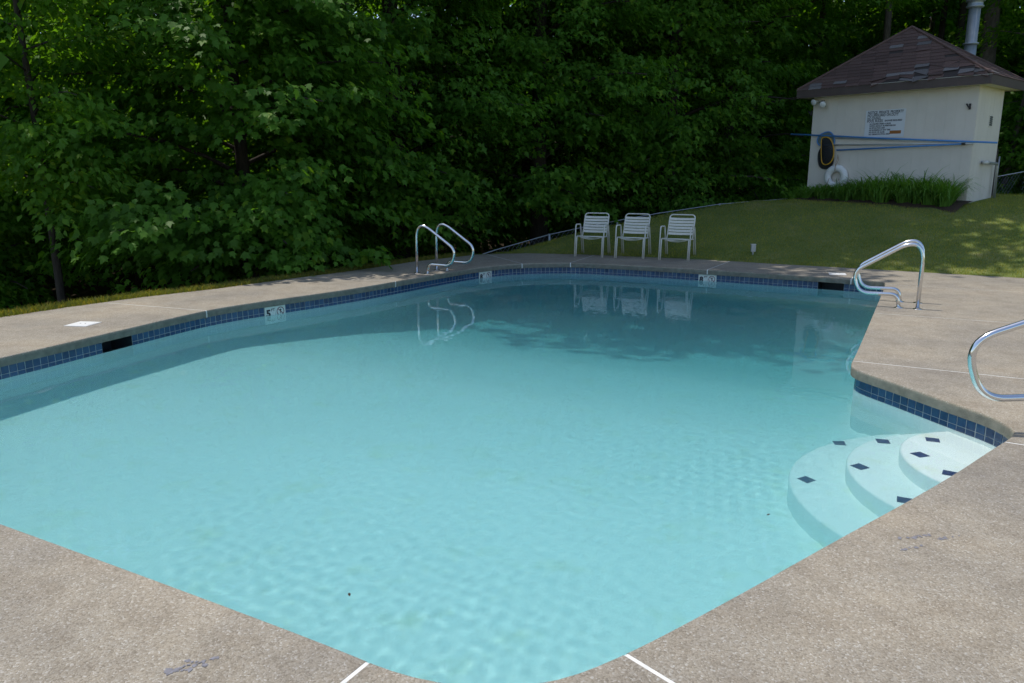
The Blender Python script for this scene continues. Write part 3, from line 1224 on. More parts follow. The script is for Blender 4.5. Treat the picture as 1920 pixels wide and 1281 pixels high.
# floodlight
fl = empty("floodlight")
tag(fl, "twin white floodlight under the eave at the left corner of the shed", "floodlight")
lx, lz = on_wall(1544, 192)
shed_local(fl, lx, -0.01, lz)
mb = MB()
mb.lathe([(0.05, 0), (0.05, 0.02), (0.03, 0.03)], M=Matrix.Rotation(math.pi / 2, 4, "X"))
mb.build("base", M["fence_galv"], fl, True)
for dx, dz in ((-0.12, 0.03), (0.07, -0.035)):
    mb = MB()
    mb.tube([(0.0, -0.025, 0), (dx * 0.6, -0.06, dz * 0.4), (dx, -0.09, dz)], 0.012, 8)
    am = mb.build("arm", M["fence_galv"], fl, True)
    mb = MB()
    Mx = Matrix.Translation((dx, -0.09, dz)) @ Matrix.Rotation(math.pi / 2 + 0.35, 4, "X") @ Matrix.Rotation(dx * 2.5, 4, "Y")
    mb.lathe([(0.022, -0.03), (0.035, 0.02), (0.07, 0.09), (0.076, 0.11), (0.07, 0.118), (0.035, 0.124), (0.012, 0.128)], seg=16, M=Mx)
    mb.build("lamp", M["lens"], am, True)

# pole hooks
for (px, py), lab in (((1522, 213), "small black pole hook on the left corner of the shed wall"), ((1819, 200), "small black pole hook near the right corner of the shed wall")):
    hx, hz = on_wall(px, py)
    h = empty("wall_hook")
    tag(h, lab, "hook", "black hooks on the shed wall")
    shed_local(h, hx, -0.008, hz)
    MB().box(-0.02, 0.02, -0.012, 0, -0.06, 0.06).build("plate", M["black_plastic"], h)
    mb = MB()
    mb.tube(rounded([(-0.05, -0.012, 0.05), (-0.05, -0.07, 0.05), (0.02, -0.07, -0.05), (0.03, -0.07, 0.05)], 0.02), 0.013, 8)
    mb.build("hook", M["black_plastic"], h, True)


def wall_pole(name, label, a, b, y, r, mats, cat, split=None):
    xa, za = on_wall(*a)
    xb, zb = on_wall(*b)
    o = empty(name)
    tag(o, label, cat, "pool poles and nets hung on the shed")
    shed_local(o, xa, y, za)
    d = Vector((xb - xa, 0, zb - za))
    if split is None:
        mb = MB()
        mb.tube([(0, 0, 0), d * 0.5 + Vector((0, 0, -0.008)), d], r, 10)
        mb.build("pole", mats[0], o, True)
    else:
        mb = MB()
        mb.tube([(0, 0, 0), d * split], r, 10)
        mb.build("pole", mats[0], o, True)
        mb = MB()
        mb.tube([d * (split - 0.06), d], r * 0.72, 10)
        mb.build("inner_pole", mats[1], o, True)
        mb = MB()
        mb.tube([d * (split - 0.012), d * (split + 0.012)], r * 1.35, 10)
        mb.build("collar", M["black_plastic"], o, True)
    return o, d


wall_pole("skimmer_pole", "long blue pole hung across the whole shed wall below the sign", (1487, 252), (1873, 268), -0.10, 0.019, [M["blue_pole"]], "pole")


def net_head(o, outline, y, frame_mat, net_mat_, bag):
    """outline: photograph pixels on the wall -> frame hoop and sagging net"""
    ox, oz = on_wall_o[o.name]
    P = [(on_wall(*p)[0] - ox, on_wall(*p)[1] - oz) for p in outline]
    P = chaikin(P, 2)
    mb = MB()
    mb.tube([(x, y, z) for x, z in P] + [(P[0][0], y, P[0][1])], 0.014, 8, False)
    mb.build("net_frame", frame_mat, o, True)
    cx_, cz_ = sum(p[0] for p in P) / len(P), sum(p[1] for p in P) / len(P)
    mb = MB()
    rings = 5
    for k in range(rings + 1):
        s = 1 - k / rings * 0.97
        for x, z in P:
            mb.v.append((cx_ + (x - cx_) * s, y + bag * (1 - s * s) - 0.001, cz_ + (z - cz_) * s - abs(bag) * 0.3 * (1 - s)))
    n = len(P)
    for k in range(rings):
        for i in range(n):
            j = (i + 1) % n
            mb.f.append((k * n + i, k * n + j, (k + 1) * n + j, (k + 1) * n + i))
    mb.mi = [0] * len(mb.f)
    mb.build("net", net_mat_, o, True)


on_wall_o = {}
o, d = wall_pole("leaf_skimmer", "teal leaf skimmer net on silver pole, uppermost net beside the blue pole", (1570, 259), (1800, 266), -0.075, 0.015, [M["silver_pole"]], "pool net")
on_wall_o[o.name] = on_wall(1570, 259)
net_head(o, [(1535, 260), (1540, 252), (1556, 246), (1564, 252), (1567, 262), (1566, 272), (1550, 272), (1540, 274), (1534, 268)], 0.02, M["blue_pole"], M["net_teal"], 0.03)
o, d = wall_pole("leaf_net", "black bag net on white pole, partly hidden behind the yellow net", (1566, 272), (1815, 268), -0.05, 0.014, [M["silver_pole"]], "pool net")
on_wall_o[o.name] = on_wall(1566, 272)
net_head(o, [(1542, 276), (1552, 274), (1562, 282), (1565, 300), (1560, 313), (1548, 317), (1538, 314), (1535, 300), (1536, 285)], 0.015, M["black_plastic"], M["net_black"], -0.03)
o, d = wall_pole("leaf_rake", "black leaf rake with yellow frame on blue and silver pole", (1572, 282), (1830, 269), -0.09, 0.018, [M["blue_pole"], M["silver_pole"]], "pool net", 0.93)
on_wall_o[o.name] = on_wall(1572, 282)
net_head(o, [(1544, 262), (1547, 258), (1556, 257), (1564, 264), (1568, 280), (1567, 296), (1561, 306), (1552, 310), (1545, 306), (1544, 290)], -0.02, M["yellow"], M["net_black"], -0.05)

# life ring
rx, rz = on_wall(1571, 332)
ring = empty("life_ring")
tag(ring, "white ring life buoy hanging by its rope on the shed wall", "life buoy")
shed_local(ring, rx, -0.10, rz)
mb = MB()
n1, n2 = 40, 14
for i in range(n1):
    a = 2 * math.pi * i / n1
    for k in range(n2):
        b = 2 * math.pi * k / n2
        R_ = 0.205 + 0.085 * math.cos(b)
        mb.v.append((R_ * math.cos(a), 0.07 * math.sin(b), R_ * math.sin(a)))
for i in range(n1):
    for k in range(n2):
        mb.f.append((i * n2 + k, i * n2 + (k + 1) % n2, ((i + 1) % n1) * n2 + (k + 1) % n2, ((i + 1) % n1) * n2 + k))
mb.mi = [0] * len(mb.f)
mb.build("ring", M["white_plastic"], ring, True)
mb = MB()
mb.tube([(-0.02, 0.04, 0.52), (0.0, 0.0, 0.42), (-0.015, -0.04, 0.33), (0.0, -0.08, 0.2), (0.0, -0.078, 0.14)], 0.009, 6)
mb.tube([(-0.02, 0.04, 0.52), (0.03, 0.0, 0.40), (0.02, -0.03, 0.35), (0.0, -0.075, 0.24)], 0.008, 6)
mb.tube([(-0.12, -0.078, -0.02), (-0.16, -0.082, -0.14), (-0.2, -0.08, -0.22)], 0.008, 6)
mb.tube([(0.1, -0.078, -0.04), (0.15, -0.082, -0.14), (0.17, -0.08, -0.22)], 0.008, 6)
mb.build("rope", M["rope"], ring, True)

# planting bed and daylilies
bed = MB()
N_ = 30
for k in range(N_ + 1):
    x = -0.35 + 4.15 * k / N_
    y_out = -1.0 - 0.12 * math.sin(k * 0.9) - 0.15 * math.sin(math.pi * k / N_)
    for y in (-0.03, y_out * 0.5, y_out):
        gx, gy = SL[0] + SX[0] * x + SN[0] * y, SL[1] + SX[1] * x + SN[1] * y
        bed.v.append((gx, gy, height(gx, gy) + (0.06 if y > y_out else -0.01)))
for k in range(N_):
    for q in (0, 1):
        bed.f.append((k * 3 + q, k * 3 + q + 1, k * 3 + q + 4, k * 3 + q + 3))
bed.mi = [0] * len(bed.f)
tag(bed.build("planting_bed", M["mulch"], None, True), kind="structure")


def blade_ribbon(mb, base, az, length, width, lean, segs=5):
    p = Vector(base)
    d = Vector((math.cos(az), math.sin(az), 0))
    side = Vector((-d.y, d.x, 0))
    th = math.pi / 2 - 0.1 - 0.5 * random.random()
    V = []
    for k in range(segs + 1):
        t = k / segs
        w = width * (1 - t ** 2.2) * 0.5 + 0.0006
        V += [p - side * w, p + side * w]
        p = p + (d * math.cos(th) + Vector((0, 0, 1)) * math.sin(th)) * (length / segs)
        th -= lean / segs * (0.4 + 1.5 * t)
    mb.add(V, [(2 * k, 2 * k + 1, 2 * k + 3, 2 * k + 2) for k in range(segs)])


for k in range(14):
    for row in (0, 1):
        if row == 1 and k in (2, 9):
            continue
        x = 0.05 + 3.35 * k / 13 + random.uniform(-0.05, 0.05)
        y = -0.32 - 0.36 * row + random.uniform(-0.06, 0.06)
        gx, gy = SL[0] + SX[0] * x + SN[0] * y, SL[1] + SX[1] * x + SN[1] * y
        gz = height(gx, gy) + 0.03
        mb = MB()
        sc = (0.42 + 0.46 * min(1, max(0, k - 2) / 6)) * random.uniform(0.85, 1.1)
        for _ in range(130):
            a = random.uniform(0, 6.283)
            r = random.uniform(0, 0.16)
            blade_ribbon(mb, (r * math.cos(a), r * math.sin(a), -0.03), a + random.gauss(0, 0.6), random.uniform(0.55, 1.15) * sc, random.uniform(0.018, 0.034), random.uniform(1.3, 3.6))
        o = tag(empty("daylily", (gx, gy, gz)), "clump of arching strap leaves in the bed along the shed's front wall", "plant", "daylily clumps in front of the shed")
        tag(mb.build("leaves", M["blade"], o), kind="stuff")

# ------------------------------------------------------------------ rails
RAIL = [(0.21, 0, 0), (0.21, 0, 0.66), (0.12, 0, 0.93), (-0.66, 0, 0.47), (-0.6, 0, 0.145), (-0.02, 0, 0.165), (0.0, 0, 0)]


def grab_rail(base, ang, label, group=None, name="grab_rail", prof=RAIL, rad=(0.16, 0.09, 0.13, 0.13, 0.1), r=0.0235):
    o = empty(name, (base[0], base[1], 0), ang)
    tag(o, label, "grab rail", group)
    mb = MB()
    mb.tube(rounded(prof, list(rad), 10), r, 14)
    rail = mb.build("rail", M["steel"], o, True)
    for p in (prof[0], prof[-1]):
        mb = MB()
        mb.lathe([(0.056, 0.0), (0.056, 0.003), (0.052, 0.006), (0.03, 0.010), (0.027, 0.013)], p, 20)
        mb.build("flange", M["steel"], rail, True)
    return o


RA = math.atan2(NY, NX)
RAILP = [(0.205, 0, 0.0), (0.205, 0, 0.905), (-0.55, 0, 0.42), (-0.47, 0, 0.155), (-0.03, 0, 0.165), (0.0, 0, 0)]
for u, v, an, lab in ((-0.125, 10.48, RA, "nearer grab rail of the ladder at the right pool edge"), (-0.125, 11.0, RA, "farther grab rail of the ladder at the right pool edge"),
                      (-7.13, 10.56, RA + math.pi, "left grab rail of the ladder at the far left pool edge"), (-7.08, 11.08, RA + math.pi, "right grab rail of the ladder at the far left pool edge")):
    grab_rail(W(u, v), an, lab, "stainless ladder grab rails", prof=RAILP, rad=(0.19, 0.17, 0.17, 0.1))
hr = [(0.55, 0, 0), (0.55, 0, 1.03), (-0.61, 0, 0.575), (-0.48, 0, 0.21), (0.02, 0, 0.245), (0.10, 0, 0)]
grab_rail((3.45, 4.63), math.atan2(-0.12, 1.0), "bent stainless handrail over the entry steps at the right frame edge", None, "stair_handrail", hr, (0.2, 0.2, 0.2, 0.1))

# ------------------------------------------------------------------ depth markers, skimmer lids, debris
MARK_LAB = ["white depth marker reading 5 FT in the left pool wall", "white depth marker reading 8 FT right of the left grab rails",
            "white depth marker reading 8 FT in the far pool wall below the chairs"]
for (i0, txt), lab in zip(marks, MARK_LAB):
    a, b = Vector((*BACK[i0 % NL], 0)), Vector((*BACK[(i0 + 4) % NL], 0))
    t = (b - a).normalized()
    inw = Vector((-t.y, t.x, 0))
    X = -t                                        # left to right as seen from the water
    start = b
    o = empty("depth_marker")
    o.matrix_world = Matrix(((X.x, -inw.x, 0, start.x), (X.y, -inw.y, 0, start.y), (0, 0, 1, -0.245), (0, 0, 0, 1)))
    tag(o, lab, "depth marker", "white depth markers in the tile band")
    half = (b - a).length / 2
    for k in (0, 1):
        mb = MB()
        mb.box(k * half + 0.002, (k + 1) * half - 0.002, -0.012, 0, 0, 0.151)
        p = mb.build("number_tile" if k == 0 else "symbol_tile", M["marker_white"], o)
        p.cycles.is_caustics_receiver = True
        if k == 0:
            text_mesh(txt, 0.125, M["black_print"], p, 0.02, -0.0135, 0.025, name="numeral", width=0.068, bold=0.006)
            text_mesh("FT", 0.05, M["black_print"], p, 0.096, -0.0135, 0.09, name="lettering", bold=0.001)
        else:
            mb = MB()
            cx_, cz_ = half * 1.5, 0.078
            n = 28
            for q in range(n):
                an = 2 * math.pi * q / n
                for rr in (0.047, 0.058):
                    mb.v.append((cx_ + rr * math.cos(an), -0.0135, cz_ + rr * math.sin(an)))
            for q in range(n):
                j = (q + 1) % n
                mb.f.append((2 * q, 2 * q + 1, 2 * j + 1, 2 * j))
            s2 = 0.7071
            wv = 0.0055
            mb.v += [(cx_ - 0.05 * s2 + sx_ * wv * s2 + tx * 0.1 * s2, -0.0138, cz_ + 0.05 * s2 + sx_ * wv * s2 - tx * 0.1 * s2) for tx in (0, 1) for sx_ in (-1, 1)]
            k0 = len(mb.v) - 4
            mb.f.append((k0, k0 + 1, k0 + 3, k0 + 2))
            mb.mi = [0] * len(mb.f)
            mb.build("prohibition_ring", M["red_print"], p)
            mb = MB()       # small diving figure
            mb.add([(cx_ - 0.012, -0.0132, cz_ + 0.02), (cx_ + 0.004, -0.0132, cz_ + 0.036), (cx_ + 0.018, -0.0132, cz_ + 0.018), (cx_ + 0.006, -0.0132, cz_ + 0.004)], [(0, 1, 2, 3)])
            mb.add([(cx_ - 0.012, -0.0131, cz_ - 0.03), (cx_ - 0.002, -0.0131, cz_ - 0.03), (cx_ + 0.012, -0.0131, cz_ + 0.008), (cx_ + 0.002, -0.0131, cz_ + 0.01)], [(0, 1, 2, 3)])
            mb.build("diver_figure", M["black_print"], p)

for quad, lab in (([(120, 611.5), (158, 612.8), (191, 605), (153, 603.5)], "square white skimmer lid flush in the sunny left deck"),
                  ([(1550, 515), (1586, 516.3), (1591, 513), (1553, 512)], "square white skimmer lid in the shaded far deck")):
    P = [at(*p) for p in quad]
    c_ = Vector((sum(p[0] for p in P) / 4, sum(p[1] for p in P) / 4, 0))
    e1 = (Vector((*P[1], 0)) - Vector((*P[0], 0)))
    ang = math.atan2(e1.y, e1.x)
    o = empty("skimmer_access", c_, ang)
    tag(o, lab, "skimmer lid", "white skimmer lids in the deck")
    h = 0.13
    mb = MB()
    mb.box(-h, h, -h, h, 0.0005, 0.006)
    mb.build("frame", M["white_plastic"], o)
    mb = MB()
    mb.lathe([(0.115, 0.0065), (0.113, 0.009), (0.02, 0.0105)], (0, 0, 0), 32)
    cov = mb.build("cover", M["white_plastic"], o)
    mb = MB()
    for hx in (-0.03, 0.03):
        mb.lathe([(0.009, 0.0096), (0.008, 0.0112)], (hx, 0, 0), 10)
    mb.build("finger_hole", M["dark_hole"], cov)

# a few leaves afloat
for px, py, a0, lab in ((1441, 966, 0.4, "tiny brown leaf floating on the water left of the entry steps"), (655, 1116, 1.9, "tiny dark leaf floating near the left front pool edge")):
    p = at(px, py, -0.198)
    mb = MB()
    L = 0.013
    mb.add([(-L, 0, 0), (-0.3 * L, 0.5 * L, 0.003), (0.6 * L, 0.35 * L, 0.004), (L * 1.2, 0, 0.001), (0.5 * L, -0.4 * L, 0.005), (-0.4 * L, -0.45 * L, 0.003)],
           [(0, 1, 5), (1, 2, 4), (1, 4, 5), (2, 3, 4)])
    o = mb.build("floating_leaf", M["mulch"])
    o.location = (p[0], p[1], -0.197)
    o.rotation_euler = (0, 0, a0)
    tag(o, lab, "leaf", "small leaves floating in the pool")

# ------------------------------------------------------------------ chairs
def make_chair():
    root = empty("patio_chair")
    r = 0.0125
    hw = 0.29
    for s in (-1, 1):
        mb = MB()
        mb.tube(rounded([(s * hw, -0.31, 0.0), (s * hw, -0.235, 0.635), (s * hw, 0.10, 0.62), (s * (hw + 0.005), 0.30, 0.0)], 0.07, 7), r, 10)
        mb.build("side_frame", M["white_metal"], root, True)
        mb = MB()
        mb.tube(rounded([(s * (hw - 0.028), -0.30, 0.0), (s * (hw - 0.028), -0.255, 0.405), (s * (hw - 0.028), 0.19, 0.375), (s * (hw - 0.03), 0.29, 0.0)], 0.05, 6), r, 10)
        mb.build("leg_frame", M["white_metal"], root, True)
    mb = MB()
    mb.tube(rounded([(-0.252, 0.14, 0.39), (-0.246, 0.33, 0.835), (0.246, 0.33, 0.835), (0.252, 0.14, 0.39)], 0.075, 7), r, 10)
    mb.build("back_frame", M["white_metal"], root, True)
    mb = MB()
    mb.tube([(-0.26, -0.25, 0.402), (0.26, -0.25, 0.402)], r, 8)
    mb.build("seat_rail", M["white_metal"], root, True)

    def strap(c0, up, sag, sagdir, half):
        mb = MB()
        n = 10
        hwid = 0.0235
        for k in range(n + 1):
            t = -1 + 2 * k / n
            p = Vector(c0) + Vector((t * half, 0, 0)) + Vector(sagdir) * sag * (1 - t * t)
            for q, th in ((-1, 0), (1, 0), (1, 1), (-1, 1)):
                nn = Vector((1, 0, 0)).cross(Vector(up))
                mb.v.append(tuple(p + Vector(up) * q * hwid + nn * (0.0025 * (th * 2 - 1))))
        for k in range(n):
            for q in range(4):
                mb.f.append((k * 4 + q, k * 4 + (q + 1) % 4, (k + 1) * 4 + (q + 1) % 4, (k + 1) * 4 + q))
        mb.mi = [0] * len(mb.f)
        return mb

    bd = Vector((0, 0.19, 0.445)).normalized()
    for k in range(6):
        f = 0.20 + 0.7 * k / 5.6
        c0 = Vector((0, 0.14, 0.39)) + Vector((0, 0.19, 0.445)) * f
        strap(c0, tuple(bd), 0.02, (0, 0.92, -0.38), 0.25).build("strap", M["strap"], root)
    for k in range(7):
        y = -0.215 + 0.064 * k
        strap((0, y, 0.40 - 0.067 * (y + 0.25)), (0, 1, 0), 0.035 + 0.02 * (k == 1), (0, 0, -1), 0.262).build("strap", M["strap"], root)
    return root


def copy_tree(o, parent=None):
    c = o.copy()
    LINK(c)
    if parent:
        c.parent = parent
    for ch in list(o.children):
        copy_tree(ch, c)
    return c


chair = make_chair()
CH = [((1103.5, 482), 0.20, "leftmost of the three white strap chairs on the far deck"), ((1179.5, 485), 0.17, "middle one of the three white strap chairs on the far deck"),
      ((1263, 488.5), 0.14, "rightmost of the three white strap chairs on the far deck")]
for k, ((px, py), ang, lab) in enumerate(CH):
    o = chair if k == 0 else copy_tree(chair)
    fxy = Vector((*at(px, py), 0))
    rz = -0.46 + ang * 0.5 - 0.02 * k
    bk = Vector((-math.sin(rz), math.cos(rz), 0))
    o.location = fxy + bk * 0.30
    o.rotation_euler = (0, 0, rz)
    tag(o, lab, "chair", "white strap chairs on the far deck")

# lawn marker post
px_, py_ = at(1411, 482, 0.06)
o = tag(empty("sprinkler_post", (px_, py_, height(px_, py_))), "short grey post standing in the lawn right of the chairs", "post")
mb = MB()
mb.box(-0.012, 0.012, -0.012, 0.012, -0.05, 0.09)
mb.build("stake", M["fence_galv"], o)
mb = MB()
mb.box(-0.042, 0.042, -0.03, 0.03, 0.06, 0.19)
mb.build("box", M["fence_galv"], o)
mb = MB()
mb.box(-0.046, 0.046, -0.034, 0.034, 0.191, 0.205)
mb.build("cap", M["pvc"], o)

# ------------------------------------------------------------------ wire fence
def fence(name, label, P, post_at, mesh_h, r=0.012):
    root = tag(empty(name, (0, 0, 0)), label, "fence", "wire fences behind the lawn")
    mb = MB()
    mb.tube(P, r, 8)
    mb.build("top_rail", M["fence_galv"], root, True)
    for k in post_at:
        x, y, z = P[k]
        mb = MB()
        mb.tube([(x, y, min(height(x, y) - 0.1, z - 0.5)), (x, y, z + 0.02)], 0.028, 8)
        mb.build("post", M["fence_galv"], root, True)
    mb = MB()
    for k in range(len(P) - 1):
        a, b = Vector(P[k]), Vector(P[k + 1])
        L = (b - a).length
        n = max(2, int(L / 0.12))
        for q in range(n):
            for sgn in (-1, 1):
                p0 = a.lerp(b, q / n) + Vector((0, 0, -0.02))
                t2 = q / n + sgn * mesh_h / L * 0.9
                zb2 = -mesh_h
                if t2 < 0:
                    f = (q / n) / (mesh_h / L * 0.9)
                    t2, zb2 = 0, -mesh_h * f
                if t2 > 1:
                    f = (1 - q / n) / (mesh_h / L * 0.9)
                    t2, zb2 = 1, -mesh_h * f
                p1 = a.lerp(b, t2) + Vector((0, 0, zb2 - 0.02))
                mb.tube([p0, p1], 0.0011, 3, False)
    tag(mb.build("wire_mesh", M["fence_galv"], root), kind="stuff")
    return root


def rp(px, py, y):
    r = ray(px, py)
    t = y / r[1]
    return (r[0] * t, y, CAM_H + r[2] * t)


fence("chain_link_fence", "low chain link fence with grey top rail running along the lawn's far crest",
      [rp(860, 492, 16.2), rp(930, 468.5, 16.9), rp(1030, 440, 17.8), rp(1085, 428, 18.2), rp(1157, 414, 18.5), rp(1235, 400, 18.8), rp(1350, 383, 19.1), rp(1500, 371, 19.4), rp(1540, 368, 19.6)],
      [2, 4, 6, 7], 1.0)
fence("chain_link_fence", "chain link fence section with blue-grey rail right of the shed",
      [rp(1869, 331.5, 18.6), rp(1920, 322, 19.0), rp(2050, 300, 20.0)], [2], 0.8)
gp = rp(1868, 280, 18.0)
o = tag(empty("fence_post", (gp[0], gp[1], height(gp[0], gp[1]))), "tall dark grey post at the right rear corner of the shed", "post")
zl = gp[2] - o.location.z
mb = MB()
mb.tube([(0, 0, -0.2), (0, 0, zl)], 0.05, 10)
pst = mb.build("pole", M["bark"], o, True)
mb = MB()
mb.tube([(0.075, -0.02, -0.2), (0.08, -0.02, zl - 0.16)], 0.02, 8)
mb.build("conduit", M["fence_galv"], o, True)

# ------------------------------------------------------------------ grass
def blades(name, X, Y, Z, hmin, hmax, wid, mat, lean=0.5, short=False):
    n = len(X)
    a = RNG.uniform(0, 2 * np.pi, n)
    h = RNG.uniform(hmin, hmax, n)
    w = wid * RNG.uniform(0.6, 1.3, n)
    b = np.stack([X, Y, Z], -1)
    side = np.stack([np.cos(a), np.sin(a), np.zeros(n)], -1) * w[:, None]
    ln = RNG.uniform(0.1, lean, n) * h
    a2 = RNG.uniform(0, 2 * np.pi, n)
    mid = b + np.stack([np.cos(a2) * ln * 0.3, np.sin(a2) * ln * 0.3, h * 0.6], -1)
    tip = b + np.stack([np.cos(a2) * ln, np.sin(a2) * ln, h], -1)
    V = np.stack([b - side, b + side, mid + side * 0.7, mid - side * 0.7, tip], 1)
    if short:
        V = np.stack([b - side, b + side, tip], 1)
        return mobj(name, np_mesh(name, V.reshape(-1, 3), np.arange(n * 3).reshape(-1, 3), mat))
    base = np.arange(n)[:, None] * 5
    T = np.concatenate([base + [0, 1, 2], base + [0, 2, 3], base + [3, 2, 4]])
    return mobj(name, np_mesh(name, V.reshape(-1, 3), T, mat))


n = 340000
U_ = RNG.uniform(-9.5, 9.5, n)
V_ = 14.4 + 7.5 * RNG.uniform(0, 1, n) ** 1.3
X, Y = U_ * NX + V_ * AX, U_ * NY + V_ * AY
Z, ins, dd = height_np(X, Y)
okg = (ins | (dd < 0.8)) & ~in_poly_np(X, Y, DECK_OUT)
lx_ = (X - SL[0]) * SX[0] + (Y - SL[1]) * SX[1]
ly_ = (X - SL[0]) * SN[0] + (Y - SL[1]) * SN[1]
okg &= ~((lx_ > -0.3) & (lx_ < 3.75) & (ly_ > -0.98) & (ly_ < SD))
tag(blades("lawn_grass", X[okg], Y[okg], Z[okg] - 0.005, 0.02, 0.045, 0.004, M["grass"], 0.9, True), "short mown lawn grass around the shed", kind="stuff")
seg = np.array([W(-9.25, 0.0), W(-9.25, 4.9)] + DECK_L)
n = 26000
sl = np.hypot(*(seg[1:] - seg[:-1]).T)
k = RNG.choice(len(sl), n, p=sl / sl.sum())
t = RNG.uniform(0, 1, n)[:, None]
P = seg[k] * (1 - t) + seg[k + 1] * t
dirn = (seg[k + 1] - seg[k]) / sl[k][:, None]
o_ = RNG.uniform(-0.03, 0.30, n)
P = P + np.stack([-dirn[:, 1], dirn[:, 0]], -1) * o_[:, None]
Z = height_np(P[:, 0], P[:, 1])[0]
tag(blades("verge_grass", P[:, 0], P[:, 1], Z, 0.03, 0.10, 0.005, M["verge"], 0.9), "strip of yellowish grass along the left deck edge", kind="stuff")

# ------------------------------------------------------------------ trees
MAPLE_V = np.array([(0, 0, 0), (0.42, 0.07, -0.06), (0.31, 0.28, -0.02), (0.48, 0.58, -0.12), (0.23, 0.58, -0.04), (0, 1.0, -0.24),
                    (-0.23, 0.58, -0.04), (-0.48, 0.58, -0.12), (-0.31, 0.28, -0.02), (-0.42, 0.07, -0.06)])
MAPLE_T = np.array([(0, i, i + 1) for i in range(1, 9)])
TRI_V = np.array([(0, 0, 0), (0.48, 0.34, -0.1), (0.19, 0.45, -0.02), (0, 1.0, -0.22), (-0.19, 0.45, -0.02), (-0.48, 0.34, -0.1)])
TRI_T = np.array([(0, 1, 2), (0, 2, 3), (0, 3, 4), (0, 4, 5)])
OVAL_V = np.array([(0, 0, 0), (0.27, 0.4, 0.05), (0, 1.0, -0.12), (-0.27, 0.4, 0.05), (0, 0.5, -0.03)])
OVAL_T = np.array([(0, 1, 4), (1, 2, 4), (2, 3, 4), (3, 0, 4)])
QUAD_V = np.array([(0, 0, 0), (0.42, 0.45, 0.03), (0, 1.0, -0.15), (-0.42, 0.45, 0.03)])
QUAD_T = np.array([(0, 1, 2), (0, 2, 3)])


def leaves_np(pos, tip, nrm, size, shape):
    TV, TT = shape
    y = tip / (np.linalg.norm(tip, axis=1, keepdims=True) + 1e-9)
    z = nrm - y * np.sum(nrm * y, 1, keepdims=True)
    z /= np.linalg.norm(z, axis=1, keepdims=True) + 1e-9
    x = np.cross(y, z)
    V = pos[:, None, :] + size[:, None, None] * (TV[None, :, 0, None] * x[:, None, :] + TV[None, :, 1, None] * y[:, None, :] + TV[None, :, 2, None] * z[:, None, :])
    T = TT[None] + (np.arange(len(pos)) * len(TV))[:, None, None]
    return V.reshape(-1, 3), T.reshape(-1, 3)


def crown_mesh(name, C, D, n_leaf, size, shape, mat, a=0.6, b=0.45, thick=0.07, droop=0.3, jit=0.36):
    """C spray centres, D outward directions; a flat drooping spray of leaves at each"""
    px = 960 + 1440 * C[:, 0] / np.maximum(C[:, 1] * CP - (C[:, 2] - CAM_H) * SP, 0.5)
    py = 640.5 - 1440 * (C[:, 1] * SP + (C[:, 2] - CAM_H) * CP) / np.maximum(C[:, 1] * CP - (C[:, 2] - CAM_H) * SP, 0.5)
    seen = (py > -70) & (px > -90) & (px < 2010)
    VV, TT, base = [], [], 0
    for mask, nl, sz, shp in ((seen, n_leaf, size, shape), (~seen, max(8, n_leaf // 3), size * 2.1, (QUAD_V, QUAD_T))):
        if not mask.any():
            continue
        c, d = np.repeat(C[mask], nl, 0), np.repeat(D[mask], nl, 0)
        n = len(c)
        sp = np.repeat(RNG.uniform(0.75, 1.25, mask.sum()), nl)
        tilt = np.repeat(RNG.normal(0, 0.22, (mask.sum(), 3)), nl, 0)
        ang = RNG.uniform(0, 2 * np.pi, n)
        rad = np.sqrt(RNG.uniform(0, 1, n))
        lo, la = rad * np.cos(ang) * a * sp, rad * np.sin(ang) * b * sp
        side = np.stack([-d[:, 1], d[:, 0], np.zeros(n)], -1)
        pos = c + d * lo[:, None] + side * la[:, None]
        pos[:, 2] += -droop * (np.clip(lo, 0, None) / a) ** 2 * a + RNG.normal(0, thick, n) + tilt[:, 0] * lo + tilt[:, 1] * la
        nr = np.array([0, 0, 1.0]) + d * 0.55 + RNG.normal(0, jit, (n, 3)) + tilt
        tp = d * 0.8 + side * (la / b)[:, None] * 0.8 + RNG.normal(0, 0.35, (n, 3))
        tp[:, 2] -= 0.55
        V, T = leaves_np(pos, tp, nr, sz * RNG.uniform(0.65, 1.25, n), shp)
        VV.append(V)
        TT.append(T + base)
        base += len(V)
    return np_mesh(name, np.concatenate(VV), np.concatenate(TT), mat)


